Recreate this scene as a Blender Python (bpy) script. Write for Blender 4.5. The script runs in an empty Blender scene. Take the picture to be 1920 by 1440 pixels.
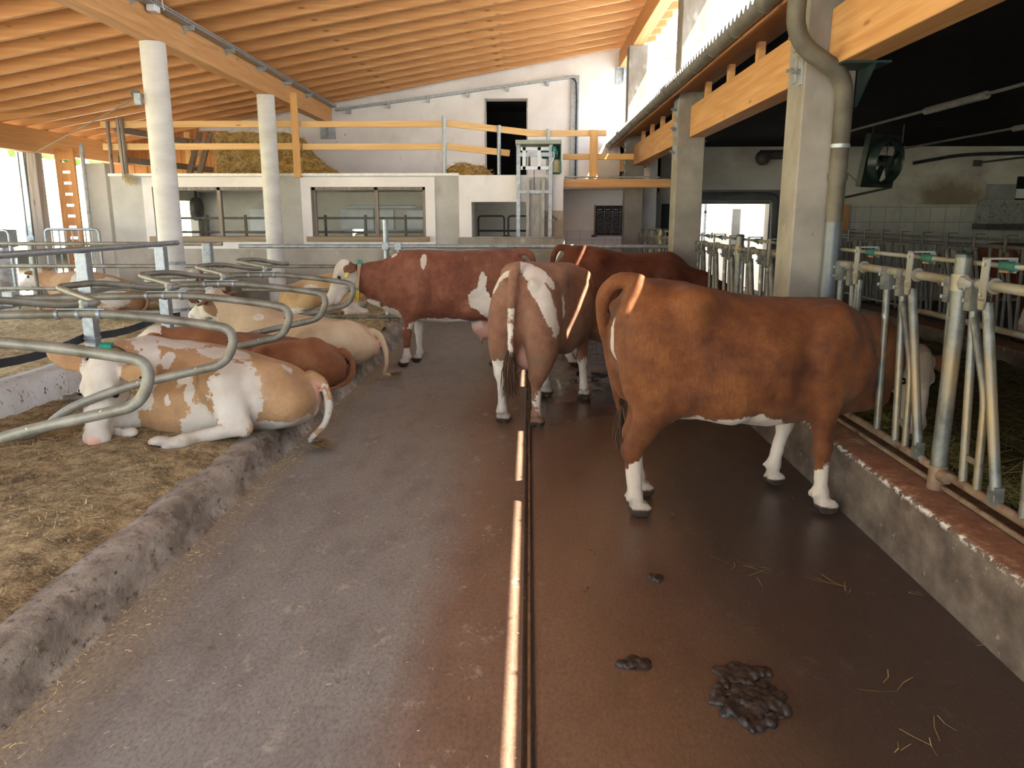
import bpy, math, random
import numpy as np
from mathutils import Vector, Matrix

rad = math.radians
S = bpy.context.scene
COL = S.collection
random.seed(7)
rng = np.random.default_rng(7)

# ------------------------------------------------------------------ camera
FPX, HEYE = 1442.0, 1.75
PITCH = math.atan((720 - 408) / FPX)
YAW = math.atan((992 - 960) / FPX * math.cos(PITCH))
CF = Vector((-math.sin(YAW) * math.cos(PITCH), math.cos(YAW) * math.cos(PITCH), -math.sin(PITCH)))
CR = Vector((math.cos(YAW), math.sin(YAW), 0))
CU = CR.cross(CF)
CO = Vector((0, 0, HEYE))
cd = bpy.data.cameras.new('camera')
cd.sensor_width = 36.0
cd.lens = FPX / 1920 * 36
cd.clip_end = 600
cam = bpy.data.objects.new('camera', cd)
COL.objects.link(cam)
cam.matrix_world = Matrix(((CR.x, CU.x, -CF.x, CO.x), (CR.y, CU.y, -CF.y, CO.y), (CR.z, CU.z, -CF.z, CO.z), (0, 0, 0, 1)))
S.camera = cam


def at(x, y, ax, v):
    """point of the world plane ax = v seen at pixel x, y"""
    d = CF + CR * ((x - 960) / FPX) - CU * ((y - 720) / FPX)
    i = 'XYZ'.index(ax)
    return CO + d * ((v - CO[i]) / d[i])


# ------------------------------------------------------------------ sky, sun, exposure
S.view_settings.view_transform = 'Standard'
S.view_settings.look = 'None'
S.view_settings.gamma = 1.0
S.view_settings.use_curve_mapping = False
S.view_settings.exposure = 1.0
w = bpy.data.worlds.new('sky')
S.world = w
w.use_nodes = True
nt = w.node_tree
bg = nt.nodes['Background']
tc = nt.nodes.new('ShaderNodeTexCoord')
sx = nt.nodes.new('ShaderNodeSeparateXYZ')
rp = nt.nodes.new('ShaderNodeValToRGB')
rp.color_ramp.elements[0].position = 0.0
rp.color_ramp.elements[0].color = (0.86, 0.94, 1.0, 1)
rp.color_ramp.elements[1].position = 0.7
rp.color_ramp.elements[1].color = (0.66, 0.82, 1.0, 1)
nt.links.new(tc.outputs['Generated'], sx.inputs[0])
nt.links.new(sx.outputs['Z'], rp.inputs[0])
nt.links.new(rp.outputs[0], bg.inputs[0])
bg.inputs[1].default_value = 2.9
sd = bpy.data.lights.new('sun', 'SUN')
sd.energy = 29.0
sd.angle = rad(0.4)
sd.color = (1.0, 0.94, 0.80)
sun = bpy.data.objects.new('sun', sd)
COL.objects.link(sun)
SUN_SLOPE = 1.96
sun.rotation_euler = Vector((1.0, -0.35, SUN_SLOPE)).to_track_quat('Z', 'Y').to_euler()
sun.location = (8, -3, 14)


# ------------------------------------------------------------------ helpers
def hx(s):
    s = s.lstrip('#')
    c = [int(s[i:i + 2], 16) / 255 for i in (0, 2, 4)]
    return tuple((x / 12.92 if x <= .04045 else ((x + .055) / 1.055) ** 2.4) for x in c) + (1,)


def tag(o, label=None, cat=None, group=None, kind=None):
    if label: o['label'] = label
    if cat: o['category'] = cat
    if group: o['group'] = group
    if kind: o['kind'] = kind
    return o


def thing(name, label, cat, loc=(0, 0, 0), group=None, rz=0):
    o = bpy.data.objects.new(name, None)
    o.empty_display_size = .1
    COL.objects.link(o)
    o.location = loc
    o.rotation_euler = (0, 0, rz)
    return tag(o, label, cat, group)


def base_of(o):
    p = Vector((0, 0, 0))
    while o:
        p += o.location
        o = o.parent
    return p


def copy_tree(o, parent=None):
    c = o.copy()
    COL.objects.link(c)
    c.parent = parent
    for ch in list(o.children):
        copy_tree(ch, c)
    return c


def fillet(pts, r, n=5, closed=False):
    P = [Vector(p) for p in pts]
    out = [P[0]]
    for i in range(1, len(P) - 1):
        a, b, c = P[i - 1], P[i], P[i + 1]
        u, v = (a - b), (c - b)
        lu, lv = u.length, v.length
        d = min(r, lu * .49, lv * .49)
        p, q = b + u / lu * d, b + v / lv * d
        for k in range(n + 1):
            t = k / n
            out.append(p * (1 - t) ** 2 + b * 2 * t * (1 - t) + q * t ** 2)
    out.append(P[-1])
    return out


class MB:
    def __init__(s):
        s.v, s.f = [], []

    def add(s, v, f):
        o = len(s.v)
        s.v += [Vector(p) for p in v]
        s.f += [[i + o for i in q] for q in f]
        return s

    def box(s, lo, hi):
        (a, b, c), (d, e, f) = lo, hi
        a, d = min(a, d), max(a, d); b, e = min(b, e), max(b, e); c, f = min(c, f), max(c, f)
        return s.add([(a, b, c), (d, b, c), (d, e, c), (a, e, c), (a, b, f), (d, b, f), (d, e, f), (a, e, f)],
                     [(0, 3, 2, 1), (4, 5, 6, 7), (0, 1, 5, 4), (1, 2, 6, 5), (2, 3, 7, 6), (3, 0, 4, 7)])

    def obox(s, p, q, wd, ht, up=(0, 0, 1)):
        """bar of section wd x ht from p to q"""
        p, q, up = Vector(p), Vector(q), Vector(up)
        d = (q - p).normalized()
        sd_ = d.cross(up).normalized()
        u = sd_.cross(d).normalized()
        v = []
        for c in (p, q):
            for a, b in ((-1, -1), (1, -1), (1, 1), (-1, 1)):
                v.append(c + sd_ * a * wd / 2 + u * b * ht / 2)
        return s.add(v, [(0, 1, 2, 3), (7, 6, 5, 4), (0, 4, 5, 1), (1, 5, 6, 2), (2, 6, 7, 3), (3, 7, 4, 0)])

    def tube(s, pts, r, n=10, cap=True, up=None):
        P = [Vector(p) for p in pts]
        m = len(P)
        rr = r if hasattr(r, '__len__') else [r] * m
        T = []
        for i in range(m):
            a = P[max(i - 1, 0)]; b = P[min(i + 1, m - 1)]
            T.append((b - a).normalized())
        N = T[0].orthogonal().normalized()
        v = []
        for i in range(m):
            N = (N - T[i] * N.dot(T[i]))
            N = N.normalized() if N.length > 1e-6 else T[i].orthogonal().normalized()
            B = T[i].cross(N)
            for k in range(n):
                a = 2 * math.pi * k / n
                v.append(P[i] + (N * math.cos(a) + B * math.sin(a)) * rr[i])
        f = []
        for i in range(m - 1):
            for k in range(n):
                f.append((i * n + k, i * n + (k + 1) % n, (i + 1) * n + (k + 1) % n, (i + 1) * n + k))
        if cap:
            f.append(tuple(range(n - 1, -1, -1)))
            f.append(tuple(range((m - 1) * n, m * n)))
        return s.add(v, f)

    def prism(s, poly, axis, a, b):
        """poly: 2D points in the plane of the other two axes (cyclic order)"""
        i = 'XYZ'.index(axis)
        n = len(poly)
        v = []
        for c in (a, b):
            for (p, q) in poly:
                w_ = [0, 0, 0]
                w_[i] = c; w_[(i + 1) % 3] = p; w_[(i + 2) % 3] = q
                v.append(w_)
        f = [tuple(range(n - 1, -1, -1)), tuple(range(n, 2 * n))]
        for k in range(n):
            f.append((k, (k + 1) % n, n + (k + 1) % n, n + k))
        return s.add(v, f)

    def lathe(s, prof, c, n=20, axis='Z'):
        c = Vector(c)
        v, f = [], []
        i = 'XYZ'.index(axis)
        for (r, h) in prof:
            for k in range(n):
                a = 2 * math.pi * k / n
                w_ = [0, 0, 0]
                w_[i] = h; w_[(i + 1) % 3] = r * math.cos(a); w_[(i + 2) % 3] = r * math.sin(a)
                v.append(c + Vector(w_))
        for j in range(len(prof) - 1):
            for k in range(n):
                f.append((j * n + k, j * n + (k + 1) % n, (j + 1) * n + (k + 1) % n, (j + 1) * n + k))
        f.append(tuple(range(n - 1, -1, -1)))
        f.append(tuple(range((len(prof) - 1) * n, len(prof) * n)))
        return s.add(v, f)

    def ball(s, c, r, n=12, m=8, rot=None):
        c = Vector(c)
        r = r if hasattr(r, '__len__') else (r, r, r)
        v, f = [], []
        for j in range(m + 1):
            th = math.pi * (j + .02) / (m + .04)
            for k in range(n):
                a = 2 * math.pi * k / n
                p = Vector((r[0] * math.sin(th) * math.cos(a), r[1] * math.sin(th) * math.sin(a), r[2] * math.cos(th)))
                v.append(c + (rot @ p if rot else p))
        for j in range(m):
            for k in range(n):
                f.append((j * n + k, (j + 1) * n + k, (j + 1) * n + (k + 1) % n, j * n + (k + 1) % n))
        f.append(tuple(range(n)))
        f.append(tuple(range((m + 1) * n - 1, m * n - 1, -1)))
        return s.add(v, f)

    def grid(s, xs, ys, zf):
        nx, ny = len(xs), len(ys)
        v = [(x, y, zf(x, y)) for x in xs for y in ys]
        f = [(i * ny + j, (i + 1) * ny + j, (i + 1) * ny + j + 1, i * ny + j + 1) for i in range(nx - 1) for j in range(ny - 1)]
        return s.add(v, f)

    def build(s, name, m, parent=None, loc=None, bevel=0, smooth=True, ang=38, **p):
        me = bpy.data.meshes.new(name)
        o = bpy.data.objects.new(name, me)
        COL.objects.link(o)
        if parent is not None:
            org = base_of(parent)
            o.parent = parent
        else:
            org = Vector(loc) if loc is not None else Vector((0, 0, 0))
            o.location = org
        me.from_pydata([tuple(q - org) for q in s.v], [], s.f)
        me.materials.append(m)
        me.update()
        if smooth:
            me.shade_smooth()
            me.set_sharp_from_angle(angle=rad(ang))
        if bevel:
            md = o.modifiers.new('bevel', 'BEVEL')
            md.width = bevel
            md.segments = 2
            md.limit_method = 'ANGLE'
            md.angle_limit = rad(40)
        tag(o, **p)
        return o


# value noise for terrain and scatter
def vnoise(x, y, s=1.0, seed=0):
    x = np.asarray(x, float) * s; y = np.asarray(y, float) * s
    xi = np.floor(x).astype(int); yi = np.floor(y).astype(int)
    fx = x - xi; fy = y - yi
    fx = fx * fx * (3 - 2 * fx); fy = fy * fy * (3 - 2 * fy)

    def h(a, b):
        n = (a * 374761393 + b * 668265263 + seed * 1442695041) & 0x7fffffff
        n = ((n ^ (n >> 13)) * 1274126177) & 0x7fffffff
        return ((n ^ (n >> 16)) & 0xffff) / 65535.0
    return (h(xi, yi) * (1 - fx) * (1 - fy) + h(xi + 1, yi) * fx * (1 - fy) + h(xi, yi + 1) * (1 - fx) * fy + h(xi + 1, yi + 1) * fx * fy)


# ------------------------------------------------------------------ materials
class NG:
    def __init__(s, name):
        s.m = bpy.data.materials.new(name)
        s.m.use_nodes = True
        s.t = s.m.node_tree
        s.b = s.t.nodes['Principled BSDF']

    def n(s, kind, props=None, **inp):
        nd = s.t.nodes.new('ShaderNode' + kind)
        for k, v in (props or {}).items():
            setattr(nd, k, v)
        for k, v in inp.items():
            s.set(nd, k, v)
        return nd

    def set(s, nd, k, v):
        if isinstance(k, str) and k[0] == 'i' and k[1:].isdigit():
            k = int(k[1:])
        elif isinstance(k, str):
            k = k.replace('_', ' ')
        sock = nd.inputs[k]
        if isinstance(v, bpy.types.NodeSocket):
            s.t.links.new(v, sock)
        else:
            sock.default_value = v

    def coord(s, stretch=(1, 1, 1), kind='Object'):
        c = s.n('TexCoord').outputs[kind]
        return s.n('Mapping', Vector=c, Scale=stretch).outputs[0]

    def noise(s, co, scale, detail=5, rough=.55, dist=0):
        return s.n('TexNoise', Vector=co, Scale=scale, Detail=detail, Roughness=rough, Distortion=dist).outputs[0]

    def ramp(s, fac, stops, const=False):
        r = s.n('ValToRGB', i0=fac)
        e = r.color_ramp.elements
        while len(e) < len(stops):
            e.new(.5)
        for q, (p, c) in zip(e, stops):
            q.position = p
            q.color = hx(c) if isinstance(c, str) else ((c, c, c, 1) if not hasattr(c, '__len__') else c)
        if const: r.color_ramp.interpolation = 'CONSTANT'
        return r.outputs[0]

    def mix(s, fac, a, b, mode='MIX'):
        nd = s.n('Mix', {'data_type': 'RGBA', 'blend_type': mode})
        for k, v in ((0, fac), (6, a), (7, b)):
            if isinstance(v, str): v = hx(v)
            if isinstance(v, bpy.types.NodeSocket): s.t.links.new(v, nd.inputs[k])
            else: nd.inputs[k].default_value = v
        return nd.outputs[2]

    def math(s, op, a, b=0.0, c=0.0, clamp=False):
        nd = s.n('Math', {'operation': op, 'use_clamp': clamp})
        for k, v in enumerate((a, b, c)):
            if isinstance(v, bpy.types.NodeSocket): s.t.links.new(v, nd.inputs[k])
            else: nd.inputs[k].default_value = v
        return nd.outputs[0]

    def bump(s, h, strength=.3, dist=.02):
        s.set(s.b, 'Normal', s.n('Bump', Strength=strength, Distance=dist, Height=h).outputs[0])

    def fin(s, col=None, rough=None, metal=None, spec=None):
        for k, v in (('Base Color', col), ('Roughness', rough), ('Metallic', metal), ('Specular IOR Level', spec)):
            if v is not None:
                if isinstance(v, str): v = hx(v)
                s.set(s.b, k, v)
        return s.m


def surf(name, cols, scale=4, stretch=(1, 1, 1), detail=6, rough=(.6, .8), metal=0, bump=.15, bd=.01, bscale=None, spots=(), spec=.4, lo=.32, hi=.68, bstretch=None):
    g = NG(name)
    co = g.coord(stretch)
    nz = g.noise(co, scale, detail, .6)
    k = len(cols)
    col = g.ramp(nz, [(lo + (hi - lo) * i / max(1, k - 1), c) for i, c in enumerate(cols)])
    for (c, sc, a, b, st) in spots:
        sn = g.noise(g.coord(st), sc, 4, .6)
        col = g.mix(g.ramp(sn, [(a, 0.0), (b, 1.0)]), col, c)
    ro = g.ramp(nz, [(.3, rough[0]), (.7, rough[1])])
    if bump:
        bn = g.noise(g.coord(bstretch or stretch), bscale or scale * 6, 6, .65)
        g.bump(bn, bump, bd)
    return g.fin(col, ro, metal, spec)


def wood(name, c1, c2, knot, axis='X', scale=1.0, rough=.6, knots=True):
    st = {'X': (.7, 14, 14), 'Y': (14, .7, 14), 'Z': (14, 14, .7)}[axis]
    st = tuple(q * scale for q in st)
    g = NG(name)
    co = g.coord(st)
    nz = g.noise(co, 1.6, 6, .6, .6)
    col = g.ramp(nz, [(.3, c1), (.7, c2)])
    big = g.noise(g.coord(tuple(q * .12 for q in st)), 1.3, 2)
    col = g.mix(g.ramp(big, [(.42, 0.0), (.62, .45)]), col, c1)
    if knots:
        kst = {'X': (.9, 3.2, 3.2), 'Y': (3.2, .9, 3.2), 'Z': (3.2, 3.2, .9)}[axis]
        vo = g.n('TexVoronoi', Vector=g.coord(tuple(q * 2.0 for q in kst)), Scale=1.0).outputs['Distance']
        col = g.mix(g.ramp(vo, [(.05, .85), (.13, 0.0)]), col, knot)
    g.bump(nz, .12, .004)
    return g.fin(col, rough, 0, .35)


ORG1, ORG2, OKN = '#b98250', '#d8ab76', '#86552c'
W_X = wood('spruce_along_x', ORG1, ORG2, OKN, 'X')
W_Y = wood('glulam_along_y', '#b9824c', '#d5a56e', OKN, 'Y')
W_Z = wood('spruce_upright', ORG1, ORG2, OKN, 'Z')
W_SH = wood('roof_boarding', '#b07a46', '#cc9c66', OKN, 'Y', .8)
W_RAIL = wood('rail_timber', '#cf9f62', '#e2bd86', '#9a6430', 'X')
W_RAILZ = wood('rail_timber_upright', '#c9924f', '#dcb27a', '#9a6430', 'Z')
W_PLANK = wood('plank_wall', '#a06630', '#c48a4c', '#6f3c14', 'Z', .7)
W_OLD = wood('weathered_timber', '#6f6258', '#a4978a', '#4a3a2c', 'Z')
W_OLDX = wood('weathered_board', '#7d6c55', '#a8957a', '#4a3a2c', 'X')
W_SOF = wood('soffit_boards', '#8a5c38', '#a97a50', '#5d361a', 'Y', .7)
PLASTER = surf('white_plaster', ['#d9d3cf', '#ece7e4'], 1.2, rough=(.8, .95), bump=.25, bd=.006, bscale=14,
               spots=[('#bdb4ab', 1.1, .62, .8, (1, 1, .6)), ('#a59a8e', 9, .7, .76, (1, 1, 1))])


def stained_wall():
    g = NG('stained_plaster')
    co = g.coord()
    n1 = g.noise(co, 1.0, 6, .6)
    col = g.ramp(n1, [(.32, '#bdbab2'), (.68, '#d9d6ce')])
    col = g.mix(g.ramp(g.noise(g.coord((1, 1, 1.6)), .55, 4, .6), [(.55, 0.0), (.75, .6)]), col, '#94866f')
    sp = g.n('SeparateXYZ', i0=g.n('TexCoord').outputs['Object'])
    u = g.math('DIVIDE', g.math('SUBTRACT', sp.outputs['X'], 9.35), 1.35)
    v = g.math('DIVIDE', g.math('SUBTRACT', sp.outputs['Z'], 2.2), .62)
    d = g.math('SUBTRACT', 1.0, g.math('SQRT', g.math('ADD', g.math('MULTIPLY', u, u), g.math('MULTIPLY', v, v))))
    d = g.math('ADD', d, g.math('MULTIPLY', g.math('SUBTRACT', g.noise(co, 3, 6, .7), .5), 1.3))
    col = g.mix(g.ramp(d, [(.05, 0.0), (.7, .75)]), col, '#7a6448')
    g.bump(g.noise(co, 12, 6, .65), .3, .006)
    return g.fin(col, .88, 0, .3)


PLASTER_DIRTY = stained_wall()
CONC_WALL = surf('pale_concrete_wall', ['#a9a69f', '#c2bfb8'], 1.6, rough=(.8, .95), bump=.2, bd=.005, bscale=16,
                 spots=[('#94897b', 1.2, .6, .8, (1, 1, .7))])
CONC_BAND = surf('stained_concrete_base', ['#8d8679', '#b3ada3'], 1.3, rough=(.8, .95), bump=.25, bd=.006, bscale=14,
                 spots=[('#75695a', 1.6, .55, .75, (1, 1, .7)), ('#c9c4bb', 5, .62, .74, (1, 1, 1))])
CONC_COL = surf('precast_concrete_round', ['#bdbab4', '#d2d0cb'], 2.2, stretch=(1, 1, 2.5), rough=(.75, .9), bump=.15, bd=.004, bscale=20,
                spots=[('#8b867f', 26, .72, .76, (1, 1, .6))])
CONC_POST = surf('cast_concrete_post', ['#78726a', '#989186'], 2.4, rough=(.75, .9), bump=.25, bd=.005, bscale=18,
                 spots=[('#66584a', 1.6, .50, .74, (1, 1, .5)), ('#b5aea2', 3.2, .62, .72, (1, 1, .4)), ('#6e5f50', 22, .7, .75, (1, 1, 1))])
GALV = surf('galvanised_steel', ['#8a9093', '#b2b8ba'], 14, rough=(.36, .52), metal=.4, bump=.05, bscale=60,
            spots=[('#6d6a60', 5, .6, .78, (1, 1, 1))])
GALV_BR = surf('bright_galvanised', ['#848b91', '#a8aeb4'], 22, rough=(.35, .5), metal=.55, bump=.04, bscale=60)
GALV_DULL = surf('dull_galvanised_tube', ['#6b695f', '#918e84'], 7, rough=(.42, .62), metal=.35, bump=.08, bscale=50,
                 spots=[('#6a604e', 4, .56, .72, (1, 1, 1)), ('#d8d6cc', 30, .7, .74, (1, 1, 1))])
FENCE_TUBE = surf('worn_feed_fence_steel', ['#716959', '#938b79'], 6, rough=(.4, .6), metal=.35, bump=.08, bscale=50,
                  spots=[('#77603f', 5, .58, .72, (1, 1, 1)), ('#8f9396', 2.4, .5, .64, (1, 1, 1))])
FENCE_LOW = surf('rusty_lower_fence_steel', ['#6b5442', '#8f7a64'], 9, rough=(.55, .75), metal=.25, bump=.2, bscale=50,
                 spots=[('#9a9590', 4, .56, .7, (1, 1, 1)), ('#4d3322', 8, .58, .72, (1, 1, 1))])
FENCE_BAR = surf('scuffed_neck_bar_steel', ['#50514d', '#7b7c77'], 12, rough=(.34, .54), metal=.4, bump=.05, bscale=50,
                 spots=[('#857356', 4, .5, .68, (1, 1, .5)), ('#d5d9dc', 16, .66, .72, (1, 1, .4))])
FAR_STEEL = surf('dark_old_steel', ['#4c4b48', '#6b6a66'], 9, rough=(.5, .7), metal=.4, bump=.05)
BOLT = surf('zinc_bolt', ['#9ba0a2', '#c0c4c6'], 20, rough=(.3, .45), metal=.8, bump=0)
ZINC_GUT = surf('weathered_zinc_gutter', ['#6b675f', '#8f8b82'], 5, rough=(.4, .6), metal=.5, bump=.08, spots=[('#4f4a40', 3, .55, .72, (1, .5, 1))])
DOWNPIPE = surf('mossy_downpipe', ['#4f4a3f', '#6e6759'], 5, rough=(.55, .75), metal=.15, bump=.15, spots=[('#3c382c', 3.2, .52, .7, (1, 1, .6))])
PIPE_GREY = surf('grey_plastic_pipe', ['#4b5054', '#656b70'], 4, rough=(.28, .4), metal=0, bump=.03)
GREEN_PL = surf('green_plastic', ['#1c4a40', '#285e51'], 20, rough=(.4, .6), bump=.05)
TEAL_PL = surf('teal_plastic_clip', ['#127a68', '#1c8f7a'], 20, rough=(.4, .5), bump=0)
BLACK_RUB = surf('black_rubber_belt', ['#24262b', '#3a3d44'], 8, rough=(.6, .8), bump=.1, spots=[('#565860', 6, .6, .75, (1, 1, 1))])
BLACK = surf('black_shade_and_plug', ['#060606', '#0b0b0b'], 3, rough=(.8, .9), bump=0)  # near-black stands for shade inside openings; also colours the plugs
DARK_CEIL = surf('rough_dark_ceiling', ['#15161b', '#23242a'], 1.4, stretch=(1, .25, 1), rough=(.9, 1), bump=.4, bd=.02, bscale=6, spec=.1,
                 spots=[('#34332f', 1.2, .58, .75, (.3, 2.4, 1))])  # near-black base colour with slightly paler streaks
CHECKER = surf('checker_plate_edge', ['#a9a59c', '#d2cec6'], 40, stretch=(1, 1, 1), rough=(.35, .5), metal=.5, bump=.5, bd=.004, bscale=60)
WHITE_PANEL = surf('white_plastic_panel', ['#c9cfd4', '#e2e6e8'], 3, rough=(.35, .5), bump=.02)
STEEL_TANK = surf('stainless_tank', ['#b9bec4', '#d4d8dc'], 2, stretch=(1, 1, 6), rough=(.2, .35), metal=.7, bump=.02)
MOTOR_GREEN = surf('green_motor_paint', ['#1f4a3c', '#2e6350'], 10, rough=(.35, .5), bump=.05)
FAN_GREEN = surf('dark_green_fan_paint', ['#1c2a28', '#2b3c39'], 6, rough=(.3, .5), bump=.05, spots=[('#4c4a3c', 5, .56, .75, (1, 1, 1))])
CHALK = surf('chalkboard_black', ['#1d1d1f', '#2a2a2c'], 6, rough=(.7, .85), bump=.02, spots=[('#3c3c3e', 3, .56, .8, (1, 1, 1))])
CHALK_WHITE = surf('white_chalk', ['#c2c0bb', '#dddbd6'], 40, rough=(.9, 1), bump=0)
GREEN_DOOR = surf('dark_green_door_paint', ['#10231f', '#1a312b'], 3, rough=(.4, .6), bump=.03)
YEL = surf('yellow_ear_tag_plastic', ['#d6c634', '#e4d84c'], 12, rough=(.4, .5), bump=0)
YEL2 = surf('yellow_number_block', ['#d9ad1c', '#e5bd30'], 12, rough=(.4, .5), bump=0)
INK = surf('black_print', ['#0b0b0b', '#141414'], 12, rough=(.5, .6), bump=0)
STRAP = surf('worn_neck_strap', ['#a68a6c', '#c0a686'], 20, rough=(.7, .85), bump=.1)
STRAP_DK = surf('dark_neck_strap', ['#3a2c22', '#54402f'], 20, rough=(.7, .85), bump=.1)
ROOF_SHEET = surf('grey_corrugated_sheet', ['#8f9296', '#aeb1b4'], 3, rough=(.4, .6), metal=.3, bump=.05)
NEIGH_ROOF = surf('pale_neighbour_tiles', ['#b9b2aa', '#d8d3cc'], 3, rough=(.8, .9), bump=.1)
GRASS = surf('dry_meadow', ['#b9b48e', '#cfcaa6'], .3, rough=(.9, 1), bump=.1)
YARD = surf('pale_concrete_yard', ['#b5b0a6', '#cbc6bc'], .8, rough=(.85, .95), bump=.1)
TREE = surf('hill_tree_leaves', ['#3f5a2e', '#6a8548'], 1.6, rough=(.8, .95), bump=.4, bd=.1)
SLAB = surf('dark_barn_slab', ['#4a423b', '#645a50'], 1.5, rough=(.6, .85), bump=.2)
BRICK = None


def tile_mat(name, c1, c2, mortar, sx, sz, axis='X'):
    g = NG(name)
    co = g.n('TexCoord').outputs['Object']
    sp = g.n('SeparateXYZ', i0=co)
    u = sp.outputs[axis]
    v = sp.outputs['Z']
    cmb = g.n('CombineXYZ', X=u, Y=v)
    br = g.n('TexBrick', {'offset': 0.0 if sx == sz or 'tile' in name else .5}, Vector=cmb.outputs[0], Color1=hx(c1), Color2=hx(c2), Mortar=hx(mortar), Scale=1.0)
    br.inputs['Mortar Size'].default_value = .006
    br.inputs['Brick Width'].default_value = sx
    br.inputs['Row Height'].default_value = sz
    nz = g.noise(g.coord(), 3, 5)
    col = g.mix(g.ramp(nz, [(.45, 0.0), (.75, .4)]), br.outputs[0], mortar)
    g.bump(br.outputs['Fac'], -.2, .004)
    return g.fin(col, .35, 0, .5)


TILES = tile_mat('grey_wall_tile', '#cbcbc5', '#bdbdb7', '#8a877e', .33, .33)
TILES_W = tile_mat('white_wall_tile', '#d8cfd0', '#cfc6c8', '#b0a6a6', .26, .26)
BRICK = tile_mat('red_brick', '#a4583c', '#b56a48', '#cfc4b4', .22, .075, 'X')


def lane_mat():
    g = NG('wet_manure_lane')
    co = g.n('TexCoord').outputs['Object']
    sp = g.n('SeparateXYZ', i0=co)
    wob = g.noise(g.coord((1.0, .25, 1)), 1.6, 4)
    x = g.math('ADD', sp.outputs['X'], g.math('MULTIPLY', g.math('SUBTRACT', wob, .5), .55))
    xr = g.n('MapRange', Value=x, From_Min=-1.9, From_Max=1.9).outputs[0]
    col = g.ramp(xr, [(0.0, '#857a6c'), (.10, '#888681'), (.34, '#8a8884'), (.42, '#80695a'), (.62, '#68503f'), (.78, '#483a32'), (1.0, '#403530')])
    n1 = g.noise(g.coord((2, .8, 1)), 2.4, 8, .7)
    col = g.mix(g.ramp(n1, [(.34, .32), (.54, 0.0)]), col, '#3f332b')
    grain = g.noise(g.coord((1, .55, 1)), 70, 5, .75)
    col = g.mix(g.ramp(grain, [(.36, .42), (.54, 0.0)]), col, '#352b25')
    col = g.mix(g.ramp(grain, [(.60, 0.0), (.74, .45)]), col, '#9a928a')
    n2 = g.noise(g.coord((1, .75, 1)), 6, 8, .78)
    dryx = g.ramp(xr, [(.42, 1.0), (.55, .12)])
    patch = g.math('MULTIPLY', g.ramp(n2, [(.585, 0.0), (.64, .8)]), dryx)
    col = g.mix(patch, col, '#a39c92')
    n3 = g.noise(g.coord((1, 1, 1)), 5, 6, .7)
    col = g.mix(g.ramp(n3, [(.64, 0.0), (.72, .6)]), col, '#2a1d18')
    strawx = g.ramp(xr, [(0.0, 1.0), (.035, .75), (.085, 0.0)])
    n4 = g.noise(g.coord((3, 2, 1)), 16, 6, .8)
    col = g.mix(g.math('MULTIPLY', strawx, g.ramp(n4, [(.46, 0.0), (.58, .8)])), col, '#ab9b78')
    # roughness: dry grey on the left, wet film in the middle and on the right, puddles further back
    ro = g.ramp(xr, [(0.0, .75), (.35, .55), (.48, .32), (.7, .31), (1.0, .36)])
    yr = g.n('MapRange', Value=sp.outputs['Y'], From_Min=6.2, From_Max=8.0).outputs[0]
    pud = g.math('MULTIPLY', g.ramp(g.noise(g.coord((1, .7, 1)), 1.7, 3), [(.44, 0.0), (.52, 1.0)]), yr)
    pud = g.math('MULTIPLY', pud, g.ramp(xr, [(.48, 0.0), (.55, 1.0)]))
    ro = g.math('MULTIPLY', ro, g.math('SUBTRACT', 1.0, g.math('MULTIPLY', pud, .85)))
    ro = g.math('ADD', ro, g.math('MULTIPLY', g.math('SUBTRACT', n1, .5), .25), clamp=True)
    fine = g.noise(g.coord((1, .3, 1)), 60, 4, .7)
    hgt = g.math('ADD', g.math('MULTIPLY', n3, 1.0), g.math('MULTIPLY', fine, .35))
    hgt = g.math('MULTIPLY', hgt, g.math('SUBTRACT', 1.0, g.math('MULTIPLY', pud, .95)))
    g.bump(hgt, .35, .012)
    col = g.mix(pud, col, '#2e2624')
    return g.fin(col, ro, 0, .5)


LANE = lane_mat()


def bed_mat(name, cols, dark, th):
    g = NG(name)
    a = g.noise(g.coord((1, 1, 1)), 9, 8, .78)
    col = g.ramp(a, [(.40, cols[0]), (.5, cols[1]), (.59, cols[2])])
    b = g.noise(g.coord((1, 1, 1)), 3.4, 8, .74)
    col = g.mix(g.ramp(b, [(th, 0.0), (th + .12, .8)]), col, dark)
    f = g.noise(g.coord((1, 1.3, 1)), 75, 4, .75)
    col = g.mix(g.ramp(f, [(.56, 0.0), (.66, .8)]), col, cols[3])
    col = g.mix(g.ramp(f, [(.34, .8), (.44, 0.0)]), col, dark)
    g.bump(g.math('ADD', a, f), .8, .02)
    return g.fin(col, .9, 0, .15)


BED = bed_mat('mucky_straw_bed', ['#75654c', '#9e8865', '#bba67f', '#dccba6'], '#463626', .52)
BED_FRESH = bed_mat('fresh_straw_bed', ['#93805c', '#b9a680', '#cfc09d', '#e2d7ba'], '#7d6d4c', .64)
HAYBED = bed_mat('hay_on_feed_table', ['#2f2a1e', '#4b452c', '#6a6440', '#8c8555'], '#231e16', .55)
DUNG_BED = bed_mat('dark_trampled_muck', ['#3c3026', '#54443a', '#6d5b48', '#8a7354'], '#2c221b', .5)


def straw_mat(name, a, b, c):
    g = NG(name)
    r = g.n('NewGeometry').outputs['Random Per Island']
    return g.fin(g.ramp(r, [(0, a), (.5, b), (1, c)]), .75, 0, .25)


STRAW = straw_mat('straw_blades', '#a58c60', '#c4b086', '#ded0a8')
STRAW_D = straw_mat('dull_straw_blades', '#7a6642', '#a08a60', '#c4ae80')
HAY = straw_mat('green_hay_blades', '#5f6638', '#8a8c55', '#b9b47e')


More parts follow.
